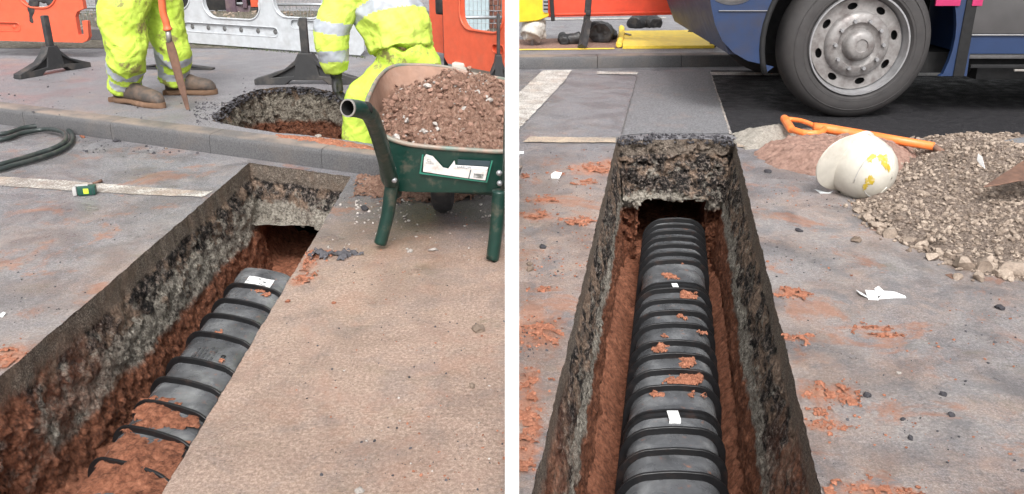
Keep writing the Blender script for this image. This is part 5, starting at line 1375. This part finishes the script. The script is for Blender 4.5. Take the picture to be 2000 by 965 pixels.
bm = BM(); tube(bm, [wA + V(-.005, 0, .06), wA + V(0, 0, .0)], [.05, .042], 14); hand(bm, wA, V(.03, 0, -1), V(.2, 1, 0), 1.12, 1.2, .0145); obj('glove', remeshed(bm, .006, 1), GLOVE, w2, True)
bm = BM(); tube(bm, [wB + V(0, 0, .05), wB], [.05, .042], 14); hand(bm, wB, V(-.1, 0, -1), V(.2, 1, 0), 1.1, .6, .0145); obj('glove', remeshed(bm, .006, 1), GLOVE, w2, True)
boot(V(aA.x - .09, aA.y + .1, ftz), V(aA.x + .12, aA.y - .10, ftz), w2, .055); boot(V(aB.x - .09, aB.y + .1, ftz), V(aB.x + .12, aB.y - .10, ftz), w2, .055)
bm = BM(); lathe(bm, [(0, .13), (.05, .125), (.09, .09), (.105, .03), (.108, 0), (.125, -.005), (.125, .0)], 28, Matrix.Translation(hd2 + V(0, 0, .02)) @ Matrix.Rotation(R(60), 4, 'X')); obj('helmet', bm, HAT, w2, True)

# ------------------------------------------------------------------ bus
wg = G(1658, 233); WRAD = .575; byp = wg.y                      # near side plane of the wheel
bus = empty('bus', V(wg.x, byp + 1.2, 0), 'blue bus with magenta stripe and worn silver front wheel driving past on the right', 'bus')
wcx, wcz = wg.x, WRAD
def bz(px, py): p = D(px, py, byp); return (p.x, p.z)
ARC = .74
front = [bz(1513, 132), bz(1492, 127), bz(1462, 120), bz(1434, 104), bz(1412, 80), bz(1398, 48), bz(1390, 10), bz(1384, -40), bz(1380, -100)]
fx = front[-1][0]
body = [(wcx + ARC * math.cos(a), wcz + .03 + ARC * math.sin(a)) for a in [R(-20) + R(220) * k / 30 for k in range(31)]]
body = [p for p in body]
# right foot of the arch
pr_ = [bz(1890, 152), bz(1836, 152)]
outer = front[::-1]
outer = [(fx + .02, 2.9), (fx + .12, 3.0), (11.5, 3.0), (11.6, 2.9), (11.6, .50), (bz(1893, 106)[0] + .02, bz(1950, 106)[1]), bz(1892, 150), bz(1838, 150)]
arch = [p for p in body if True]
outer += arch + front
bm = BM(); extrude_poly(bm, outer, [], .04, Matrix.Translation((0, byp + .05, 0)))
obj('side_panel', bm, BLUE, bus, 30)
bm = BM(); body2 = [(x, z) for x, z in outer]
extrude_poly(bm, [(fx + .02, 2.9), (fx + .12, 3.0), (11.5, 3.0), (11.6, 2.9), (11.6, .5)] + [(wcx + .85, .5), (wcx + .85, 1.35), (wcx - .85, 1.35), (wcx - .82, .48), (fx + .25, .5), (fx + .05, .95)], [], 2.35, Matrix.Translation((0, byp + .072 + 1.175, 0)))
obj('shell', bm, BLUE, bus, 30)
bm = BM(); extrude_poly(bm, [(wcx - .80, .40), (wcx - .80, 1.34), (wcx + .84, 1.34), (wcx + .84, .40)], [], .02, Matrix.Translation((0, byp + .75, 0)))
box(bm, (wcx + 3, byp + 1.2, .40), (14 - 8.0, 1.8, .16)); box(bm, (wcx, byp + 1.2, .55), (.16, 1.6, .16)); box(bm, (wcx + 5.0, byp + 1.25, .33), (7.9, 2.1, .10)); obj('underbody', bm, BUSBLK, bus)
bm = BM(); tube(bm, [V(wcx + (ARC - .0) * math.cos(R(-20) + R(220) * k / 30), byp + .03, wcz + .03 + (ARC - .0) * math.sin(R(-20) + R(220) * k / 30)) for k in range(8, 31)], .022, 8); obj('arch_trim', bm, BUSBLK, bus, True)
def bpanel(name, x0, y0, x1, y1, mat, proud, bev=.01, th=.02):
    ym_ = (max(y0, 0) + y1) / 2; a_, b_ = (bz(x0, ym_)[0], bz(x0, y1)[1]), (bz(x1, ym_)[0], bz(x1, y0)[1]); bm = BM(); box(bm, ((a_[0] + b_[0]) / 2, byp + .03 - proud, (a_[1] + b_[1]) / 2), (b_[0] - a_[0], th, b_[1] - a_[1]), bev=bev); return obj(name, bm, mat, bus, 30)
bpanel('locker_panel', 1906, -60, 2600, 67, BUSGREY, .004); bpanel('trim_strip', 1900, 67.6, 2600, 70, CHROME, .007, .002)
bpanel('pillar_post', 1878, -300, 1900, 150, BUSBLK, .001, .004)
bpanel('magenta_stripe', 1830, -28, 1878, 12, PINK, .006, .003); bpanel('magenta_stripe', 1901, -28, 1921, 12, PINK, .009, .003)
bpanel('lower_sill', 1895, 112, 2600, 121, CHROME, -.14, .004); bpanel('exhaust_rail', 1905, 129, 2600, 136, BUSBLK, -.05, .004); bpanel('step_edge', 1990, 138, 2600, 142, RAWMET, -.04, .002)
for k in range(6):
    x0 = fx + .5 + k * 1.6
    bm = BM(); box(bm, (x0 + .75, byp + .028, 2.0), (1.4, .012, 1.0), bev=.004); obj('window', bm, BUSBLK, bus)
# silver-blue headlight and turn signal on the front corner
a_ = bz(1432, -6); bm = BM(); lathe(bm, [(0, -.05), (.09, -.045), (.15, -.02), (.17, .02)], 28, Matrix.Translation((a_[0], byp + .045, a_[1] + .06)) @ Matrix.Diagonal((1.2, 1, .8, 1))); obj('headlight', bm, CHROME, bus, True)
bpanel('bumper_seam', 1405, 21, 1500, 22.2, CHROME, .003, .0005, .022)
# wheel
def make_wheel(cx, near):
    M = Matrix.Translation((cx, near, wcz))
    bm = BM(); lathe(bm, [(.385, .02), (.41, -.008), (.46, -.012), (.515, .0), (.55, .03), (.572, .07), (.575, .12), (.575, .24), (.55, .29), (.40, .30)], 72, M, close=True); tyre = obj('tyre', bm, TYRE, bus, 40)
    for rr_ in (.43, .50): 
        bm = BM(); tube(bm, [Vector((cx + rr_ * math.cos(6.2832 * k / 60), near - .009 + (.003 if rr_ > .45 else 0), wcz + rr_ * math.sin(6.2832 * k / 60))) for k in range(60)], .003, 5, closed=True); obj('sidewall_ring', bm, TYRE, tyre, True)
    bm = BM(); lathe(bm, [(.388, .012), (.384, -.006), (.372, -.006), (.366, .02), (.355, .07), (.345, .10)], 72, M); obj('rim', bm, CHROME, tyre, 40)
    # dished disc with eight oval openings
    NH = 8; ho = []
    for k in range(NH):
        a0_ = 6.2832 * (k + .3) / NH; L_ = []
        for j in range(14):
            b_ = 6.2832 * j / 14; rr_ = .292 + .026 * math.sin(b_); aa = a0_ + .135 * math.cos(b_); L_.append((rr_ * math.cos(aa), rr_ * math.sin(aa)))
        ho.append(L_)
    bm = BM(); extrude_poly(bm, [(.347 * math.cos(6.2832 * k / 64), .347 * math.sin(6.2832 * k / 64)) for k in range(64)], ho + [[(.225 * math.cos(6.2832 * k / 40), .225 * math.sin(6.2832 * k / 40)) for k in range(40)]], .012, M @ Matrix.Translation((0, .075, 0))); obj('wheel_disc', bm, RIMS, tyre, 30)
    bm = BM(); lathe(bm, [(.345, .3), (.345, .14), (0, .14)], 40, M); obj('brake_drum', bm, BUSBLK, tyre, 40)
    bm = BM(); lathe(bm, [(.252, .072), (.245, .045), (.232, .028), (.20, .015), (.17, .012), (.155, .03), (.125, .035), (.115, .0), (.105, -.03), (.085, -.042), (.05, -.045), (.045, -.036), (0, -.036)], 56, M); hub = obj('hub', bm, RIMS, tyre, 45)
    bm = BM()
    for k in range(10):
        a0_ = 6.2832 * k / 10; lathe(bm, [(.0, -.012), (.014, -.012), (.016, .0), (.016, .03)], 6, M @ Matrix.Translation((.185 * math.cos(a0_), 0, .185 * math.sin(a0_))))
    obj('wheel_nut', bm, CHROME, hub, 30)
    return tyre
wt = make_wheel(wcx, byp)
for dx in (5.9,):
    c = copy_tree(wt, bus); c.parent = bus; c.location = wt.location + V(dx, 0, 0)
for dx in (0, 5.9):
    bm = BM(); lathe(bm, [(.36, 0), (.46, -.012), (.55, .03), (.575, .07), (.575, .24), (.55, .29), (.36, .30)], 40, Matrix.Translation((wcx + dx, byp + 2.1, wcz))); obj('tyre', bm, TYRE, bus, 40)

# ------------------------------------------------------------------ far side works on the right: barrier, feet, sandbags, ramp, sack
yfar = (F0 + fn * .35).y
Ar, Br = G(1072, 98, FZ), G(1420, 92, FZ); yfr = Ar.y + .35
rb = empty('barrier', V(Ar.x, yfr, FZ + .3), 'long red plastic barrier on the far footway, in front of the bus', 'barrier', 'plastic barriers round the works')
a_ = D(1070, 33, yfr); b_ = D(1400, 27, yfr); zl_ = a_.z
bm = BM(); extrude_poly(bm, [(a_.x, a_.z), (b_.x, b_.z), (b_.x, 1.1), (b_.x - .06, 1.15), (a_.x + .06, 1.15), (a_.x, 1.1)], [rrect(a_.x + .2, .72, a_.x + .8, 1.02, .1), rrect(a_.x + .95, .72, b_.x - .2, 1.02, .1)], .05, Matrix.Translation((0, yfr, 0))); obj('panel', bm, REDP, rb, 30)
bm = BM(); box(bm, ((a_.x + b_.x) / 2, yfr - .03, (a_.z + b_.z) / 2 + .03), (b_.x - a_.x, .02, .022), Matrix.Rotation(math.atan2(a_.z - b_.z, b_.x - a_.x), 4, 'Y'), bev=.006); obj('lower_rail', bm, REDP, rb, 30)
# side-on feet: a leg coming towards the viewer and one going away
def side_foot(px_top, px_toe, px_back, label):
    t = empty('barrier_stand', G(*px_toe, FZ), label, 'barrier stand', 'barrier stands on the far footway')
    toe = G(*px_toe, FZ); top = D(*px_top, yfr - .01); back = G(*px_back, FZ)
    bm = BM(); P = [toe + V(0, 0, .02), toe.lerp(top, .3) + V(0, -.01, -.02), toe.lerp(top, .72) + V(0, 0, .02), top]
    tube(bm, smooth_path(P, 4), [.055 - .0005 * k for k in range(13)], 4, ry=[.045] * 13); obj('front_toe', bm, RUBBER, t, 20)
    bm = BM(); tube(bm, smooth_path([back + V(0, 0, .02), back.lerp(top, .5) + V(0, 0, -.02), top], 4), [.03] * 9, 4); obj('rear_toe', bm, RUBBER, t, 20)
    bm = BM(); box(bm, top + V(0, 0, .25), (.075, .05, .62), Matrix.Rotation(R(3), 4, 'Y'), bev=.012); box(bm, top + V(0, -.03, .10), (.06, .02, .05), Matrix.Rotation(R(3), 4, 'Y'), bev=.006); obj('tongue', bm, RUBBER, t, 30)
side_foot((1148, 42), (1136, 96), (1160, 52), 'dark barrier foot and upright in front of the red barrier, left')
side_foot((1400, 44), (1392, 92), (1404, 50), 'dark barrier foot beside the front corner of the bus')
bm = BM(); p = D(1076, 20, yfr - .12); box(bm, p + V(0, 0, .18), (.045, .03, .60), Matrix.Rotation(R(-5), 4, 'Y'), bev=.008); 
for k in range(3): box(bm, D(1066, 4 + k * 7, yfr - .12), (.05, .02, .016))
tag(obj('bracket', bm, BLKMACH), 'dark grey upright bracket between yellow sign and red barrier', 'bracket')
def bag(name, chains, mat, label, wr=.03, seed=0, vox=.014, flat=1.0, cat='sandbag', group=None):
    bm = BM(); tubes(bm, chains, 16)
    if flat != 1.0:
        zm = min(v.co.z for v in bm.verts)
        for v in bm.verts: v.co.z = FZ + .001 + (v.co.z - FZ) * flat
    for v in bm.verts: v.co.z = max(v.co.z, FZ + .004)
    wr *= .55; vox = .010
    return tag(obj(name, remeshed(bm, vox, 2, lambda c: wr * (fr(c, 6, 4, seed) + .5 * abs(fr(c, 17, 3, seed)))), mat, None, True), label, cat, group)
def gg(x, y, h=.06): q = G(x, y, FZ); return V(q.x, q.y, FZ + h)
bag('sandbag', [([gg(1172, 84, .10), gg(1185, 76, .08), gg(1202, 78, .03)], [.13, .10, .03]), ([gg(1160, 82, .14), gg(1178, 74, .10)], [.10, .09])], SACKB, 'black sandbag slumped right of the left barrier foot', .03, 1, group='black sandbags on the far footway')
bag('sandbag', [([gg(1096, 84, .05), gg(1110, 86, .05), gg(1132, 86, .07)], [.05, .07, .075]), ([gg(1098, 80, .06), gg(1102, 88, .04)], [.05, .05])], SACKB, 'small rolled black sandbag left of the barrier foot', .03, 2, group='black sandbags on the far footway')
bag('sandbag', [([gg(1238, 56, .05), gg(1258, 52, .08), gg(1280, 56, .05)], [.10, .14, .10])], SACKB, 'black sandbag behind the yellow ramp under the red barrier', .03, 3, group='black sandbags on the far footway')
bag('sandbag', [([gg(1348, 70, .03), gg(1372, 62, .06), gg(1396, 50, .09)], [.03, .06, .08])], SACKB, 'thin black sandbag beside the bus front', .02, 4, group='black sandbags on the far footway')
bag('sandbag', [([gg(1362, 74, .03), gg(1376, 66, .06), gg(1388, 60, .09)], [.04, .06, .06])], SACKB, 'black sandbag resting on the right end of the yellow ramp', .02, 5, group='black sandbags on the far footway')
bag('rubble_sack', [([gg(1036, 90, .10), gg(1043, 88, .22), gg(1042, 84, .34)], [.125, .135, .10]), ([gg(1024, 90, .12), gg(1064, 88, .12)], [.06, .06])], SACKW, 'dirty white sack sagging beneath the yellow sign', .03, 6, .012, cat='sack')
# yellow sign panel
sg = empty('yellow_sign', gg(1040, 40, 0), 'yellow plastic sign board above the white sack', 'sign')
ys = G(1040, 92, FZ).y + .05
bm = BM(); L_ = [D(x, y, ys) for x, y in ((1008, 44), (1050, 40), (1071, 32), (1072, 26), (1060, 24), (1059, -90), (1008, -90))]
extrude_poly(bm, [(max(p.x, .02), p.z) for p in L_], [], .07, Matrix.Translation((0, ys, 0))); bmesh.ops.bevel(bm, geom=[e_ for e_ in bm.edges if e_.calc_face_angle(0) > 1.0], offset=.008, segments=2, affect='EDGES'); obj('board', bm, YELSIGN, sg, 40)
bm = BM(); tube(bm, [V(D(1040, 60, ys).x, ys + .06, FZ), V(D(1040, 60, ys).x, ys + .06, 1.3)], .02, 8); obj('stake', bm, GALV, sg, True)
# yellow ramp plate
P = [G(1216, 96, FZ), G(1395, 95, FZ), G(1395, 66, FZ), G(1216, 68, FZ)]
rp = empty('ramp_plate', P[0], 'yellow anti-slip ramp plate lying on the far footway beside the kerb', 'ramp')
bm = BM(); lo_v = [bm.verts.new(p + V(0, 0, .003)) for p in P]; hi = [bm.verts.new(p + V(0, 0, .035 if i < 2 else .05)) for i, p in enumerate(P)]
bm.faces.new(lo_v[::-1]); bm.faces.new(hi)
for k in range(4): bm.faces.new((lo_v[k], lo_v[(k + 1) % 4], hi[(k + 1) % 4], hi[k]))
bmesh.ops.recalc_face_normals(bm, faces=bm.faces); obj('plate', bm, YELLOW, rp)
bm = BM(); tube(bm, smooth_path([G(1208, 94, FZ) + V(0, 0, .03), G(1213, 80, FZ) + V(0, 0, .05), G(1214, 62, FZ) + V(0, 0, .05)], 4), [.035] * 9, 10, ry=[.03] * 9); obj('edge_lip', remeshed(bm, .009, 1, lambda c: .01 * fr(c, 16, 3)), YELLOW, rp, True)
bm = BM(); box(bm, G(1226, 76, FZ) + V(0, 0, .055), (.03, .16, .02), Matrix.Rotation(R(15), 4, 'Z'), bev=.004); obj('hinge', bm, RAWMET, rp)
sheet('yellow_kerb_line', [(1006, 99), (1200, 97), (1200, 94.5), (1006, 97)], YELLOW, .006, .0, FZ)
sheet('tan_mat', [(1006, 96.5), (1213, 94), (1213, 72), (1006, 78)], SAND, .004, .0, FZ)
sheet('far_road_line', [(1062, 40), (1300, 37), (1300, 34.5), (1062, 37.5)], PAINT2, .008)

# ------------------------------------------------------------------ shovel, hard hat, steel plates on the right heap
sv = empty('shovel', G(1600, 270), 'bright orange handled shovel with D-grip lying across the heaps behind the hard hat', 'shovel')
zz = lambda x, y, h: G(x, y, h)
sA_, sB_ = zz(1612, 251, .10), zz(1824, 286, .10)
bm = BM(); tube(bm, [sA_ + V(-.08, .01, .0), sA_, sA_.lerp(sB_, .5), sB_], [.040, .034, .031, .026], 14); obj('shaft', bm, SHAFTO, sv, True)
dirx = (sA_ - sB_).normalized(); perp = V(-dirx.y, dirx.x, 0)
gA, gB = zz(1532, 232, .12), zz(1545, 252, .10); gC, gE = zz(1605, 238, .12), zz(1600, 260, .10)
bm = BM(); tube(bm, [gA + (gA - gB).normalized() * .02, gA, gB, gB - (gA - gB).normalized() * .02], [.026, .030, .030, .026], 14); tube(bm, smooth_path([gA, zz(1565, 236, .12), zz(1592, 246, .11), sA_], 4), .018, 10); tube(bm, smooth_path([gB, zz(1570, 260, .10), zz(1600, 260, .10), sA_], 4), .024, 10)
obj('grip', remeshed(bm, .006, 1), SHAFTO, sv, True)
bm = BM(); lathe(bm, [(0, -.003), (.016, -.003), (.016, 0)], 14, Matrix.Translation(gB - (gA - gB).normalized() * .023) @ (gB - gA).to_track_quat('-Y', 'Z').to_matrix().to_4x4()); obj('grip_bore', bm, HOLLOW, sv)
bm = BM(); q0 = sB_; tube(bm, smooth_path([q0, q0 + (-dirx) * .10 + V(0, 0, -.05), q0 - dirx * .2 + V(0, 0, -.10)], 4), .02, 10)
box(bm, q0 - dirx * .36 + V(0, 0, -.13), (.30, .22, .004), Matrix.Rotation(math.atan2(-dirx.y, -dirx.x), 4, 'Z') @ Matrix.Rotation(R(6), 4, 'Y')); obj('blade', bm, RUST, sv, 30)

hc = G(1697, 390, .0); hatt = empty('hard_hat', hc, 'scuffed white hard hat with yellow marks lying on its side by the gravel', 'hard hat')
# dome with its crown facing the viewer and down to the right; brim up-left
axis = V(.45, -.72, -.22).normalized(); xx = V(0, 0, 1).cross(axis).normalized(); yy = axis.cross(xx)
hcn = D(1696, 333, hc.y + .05)
Rm = Matrix(((xx.x, axis.x, yy.x, hcn.x), (xx.y, axis.y, yy.y, hcn.y), (xx.z, axis.z, yy.z, hcn.z), (0, 0, 0, 1)))
HS = 1.27
prof = [(.126, -.075), (.127, -.05), (.124, -.01), (.116, .03), (.10, .066), (.078, .09), (.05, .107), (.02, .114), (0, .115)]
bm = BM(); lathe(bm, [(r_ * HS, y_ * HS) for r_, y_ in prof], 48, Rm @ Matrix.Diagonal((1, 1, 1.14, 1)))
obj('shell', bm, HAT, hatt, 50)
bm = BM(); lathe(bm, [(r_ * HS, y_ * HS) for r_, y_ in [(.120, -.075), (.118, -.02), (.095, .05), (.05, .09), (0, .10)]], 48, Rm @ Matrix.Diagonal((1, 1, 1.14, 1))); obj('lining', bm, HAT, hatt, 50)
def proj(q):
    d = q - V(0, 0, CH); k_ = d.dot(V(0, cp, -sp)); return 1000 + FPX * d.x / k_, 482.5 - FPX * d.dot(V(0, sp, cp)) / k_
AZP = min([6.2832 * k / 90 for k in range(90)], key=lambda a: (lambda u: (u[0] - 1590) ** 2 + (u[1] - 300) ** 2)(proj(Rm @ (Vector((.126 * math.cos(a), -.078, .126 * 1.14 * math.sin(a))) * HS))))
bm = BM(); g = []
for k in range(49):
    a = 6.2832 * k / 48; ex_ = .006 + .085 * max(0, math.cos(a - AZP)) ** 3.5; dz_ = -.006 - .022 * max(0, math.cos(a - AZP)) ** 4
    pp_ = [(.124, -.072), (.126 + ex_, -.078 + dz_), (.126 + ex_, -.083 + dz_), (.122, -.080)]
    g.append([bm.verts.new((Rm @ Matrix.Diagonal((1, 1, 1.14, 1))) @ Vector((r_ * HS * math.cos(a), y_ * HS, r_ * HS * math.sin(a)))) for r_, y_ in pp_])
for A, B in zip(g, g[1:]):
    for k in range(4): bm.faces.new((A[k], A[(k + 1) % 4], B[(k + 1) % 4], B[k]))
bmesh.ops.recalc_face_normals(bm, faces=bm.faces); obj('brim', bm, HAT, hatt, 50)
def hatpt(az_, el_, off=.003):
    # el_ 0..1 from rim to crown
    f_ = el_ * (len(prof) - 1); i = min(int(f_), len(prof) - 2); u = f_ - i; r_ = prof[i][0] + (prof[i + 1][0] - prof[i][0]) * u; y_ = prof[i][1] + (prof[i + 1][1] - prof[i][1]) * u
    q = Vector((r_ * math.cos(az_), y_, r_ * math.sin(az_))); q = q * HS; q += Vector((q.x, max(q.y, 0), q.z)).normalized() * off; q.z *= 1.14
    return Rm @ q
for nm, pts in (('seam', [(a_, .36) for a_ in [.2 + .15 * k for k in range(22)]]), ('seam', [(3.5 + .12 * k, .5 + .02 * k) for k in range(14)]), ('ridge', [(1.57, .05 + .06 * k) for k in range(15)]), ('ridge', [(4.3, .1 + .06 * k) for k in range(14)])):
    bm = BM(); tube(bm, [hatpt(a_, e_, .001) for a_, e_ in pts], .0022 if nm == 'seam' else .004, 6); obj(nm, bm, PALEP if nm == 'seam' else HAT, hatt, True)
def hat_patch(az0, el0, w_, h_, seed):
    bm = BM(); NN = 14; g = {}
    for i in range(NN + 1):
        for j in range(NN + 1):
            u, v = i / NN * 2 - 1, j / NN * 2 - 1
            if u * u + v * v + .9 * fr((u, v, seed), 1.6, 3, seed) < .75: g[i, j] = bm.verts.new(hatpt(az0 + u * w_, el0 + v * h_, .0025))
    for i in range(NN):
        for j in range(NN):
            ks = [(i, j), (i + 1, j), (i + 1, j + 1), (i, j + 1)]
            if all(k in g for k in ks): bm.faces.new([g[k] for k in ks])
    for v in [v for v in bm.verts if not v.link_faces]: bm.verts.remove(v)
    if bm.faces: obj('paint_smear', bm, YMARK, hatt, True)
def hat_at(px, py):
    best = None
    for i in range(120):
        for j in range(1, 24):
            q = hatpt(i * math.pi / 60, j / 25); d = q - V(0, 0, CH); k_ = d.dot(V(0, cp, -sp)); x_ = 1000 + FPX * d.x / k_; y_ = 482.5 - FPX * d.dot(V(0, sp, cp)) / k_
            e = (x_ - px) ** 2 + (y_ - py) ** 2 + (d.length * 20)
            if best is None or e < best[0]: best = (e, i * math.pi / 60, j / 25)
    return best[1], best[2]
HATP = [(*hat_at(1727, 312), .30, .10, 1), (*hat_at(1702, 311), .25, .05, 2), (*hat_at(1700, 355), .25, .09, 3), (*hat_at(1668, 378), .22, .07, 4), (*hat_at(1733, 325), .25, .12, 5), (*hat_at(1690, 366), .2, .05, 6)]
for q in HATP: hat_patch(*q)

def plate(name, pxs, hs_, mat, th, label, cat):
    ps = [G(x, y, h_) for (x, y), h_ in zip(pxs, hs_)]; nn_ = (ps[1] - ps[0]).cross(ps[2] - ps[0]).normalized(); nn_ = nn_ if nn_.z < 0 else -nn_
    bm = BM(); a_ = [bm.verts.new(p) for p in ps]; b_ = [bm.verts.new(p + nn_ * th) for p in ps]; bm.faces.new(a_); bm.faces.new(b_[::-1])
    for k in range(len(ps)): bm.faces.new((a_[k], b_[k], b_[(k + 1) % len(ps)], a_[(k + 1) % len(ps)]))
    bmesh.ops.recalc_face_normals(bm, faces=bm.faces); bmesh.ops.bevel(bm, geom=list(bm.edges), offset=th * .25, segments=1, affect='EDGES'); return tag(obj(name, bm, mat, None, 30), label, cat)
plate('spade', [(1921, 364), (1960, 338), (2010, 306), (2060, 300), (2050, 350), (1990, 352), (1950, 360)], [.17, .20, .24, .26, .20, .19, .18], RUST, .008, 'rusty spade blade sticking out of the gravel heap at the right edge', 'blade')
plate('steel_strip', [(1928, 280), (1995, 268), (2060, 264), (2060, 282), (1995, 287), (1950, 294)], [.12, .13, .14, .12, .12, .11], CHROME, .012, 'flat grey steel strip lying behind the gravel heap', 'strip')
# scraps
def scrap(pxs, hs_, label, mat=FOIL):
    return plate('scrap', pxs, hs_, mat, .0015, label, 'scrap')
fp = empty('foil_scrap', G(1720, 580), 'crumpled torn white foil strips lying on the damp asphalt at right', 'scrap')
for pxs, hs_ in (([(1672, 566), (1684, 572), (1700, 582), (1692, 580), (1680, 574)], [.012, .004, .002, .008, .014]), ([(1690, 566), (1712, 568), (1716, 586), (1696, 585)], [.018, .012, .002, .002]), ([(1708, 563), (1716, 559), (1728, 570), (1716, 578), (1712, 572)], [.02, .025, .016, .006, .01]), ([(1716, 584), (1726, 568), (1748, 570), (1768, 578), (1770, 582), (1745, 582)], [.002, .02, .022, .012, .002, .002])):
    ps = [G(x, y, h_) for (x, y), h_ in zip(pxs, hs_)]; bm = BM(); a_ = [bm.verts.new(p) for p in ps]; b_ = [bm.verts.new(p - V(0, 0, .0012)) for p in ps]; bm.faces.new(a_); bm.faces.new(b_[::-1])
    for k in range(len(ps)): bm.faces.new((a_[k], b_[k], b_[(k + 1) % len(ps)], a_[(k + 1) % len(ps)]))
    obj('strip', bm, FOIL, fp)
scrap([(1076, 340), (1084, 335), (1098, 337), (1092, 348), (1077, 348)], [.004, .03, .022, .002, .002], 'small bent white plastic scrap left of the right trench')
scrap([(1014, 296), (1023, 295), (1023, 300), (1014, 301)], [.012, .012, .003, .003], 'tiny white scrap at the edge beside the white post')
scrap([(1590, 369), (1600, 374), (1618, 376), (1628, 372), (1622, 378), (1602, 378)], [.015, .004, .004, .012, .002, .002], 'thin curled pale flake in front of the hard hat')
scrap([(1845, 536), (1858, 534), (1873, 542), (1860, 545)], [.004, .012, .003, .002], 'curled brown flake below the gravel heap', RUST)
scrap([(-2, 616), (6, 609), (11, 611), (4, 620)], [.002, .014, .012, .002], 'white scrap at the far left edge of the road', LABELW)
scrap([(1910, 300), (1918, 306), (1924, 330), (1914, 322), (1908, 312)], [.26, .25, .19, .2, .23], 'white shard standing up in the gravel heap', LABELW)
bpy.context.view_layer.update()
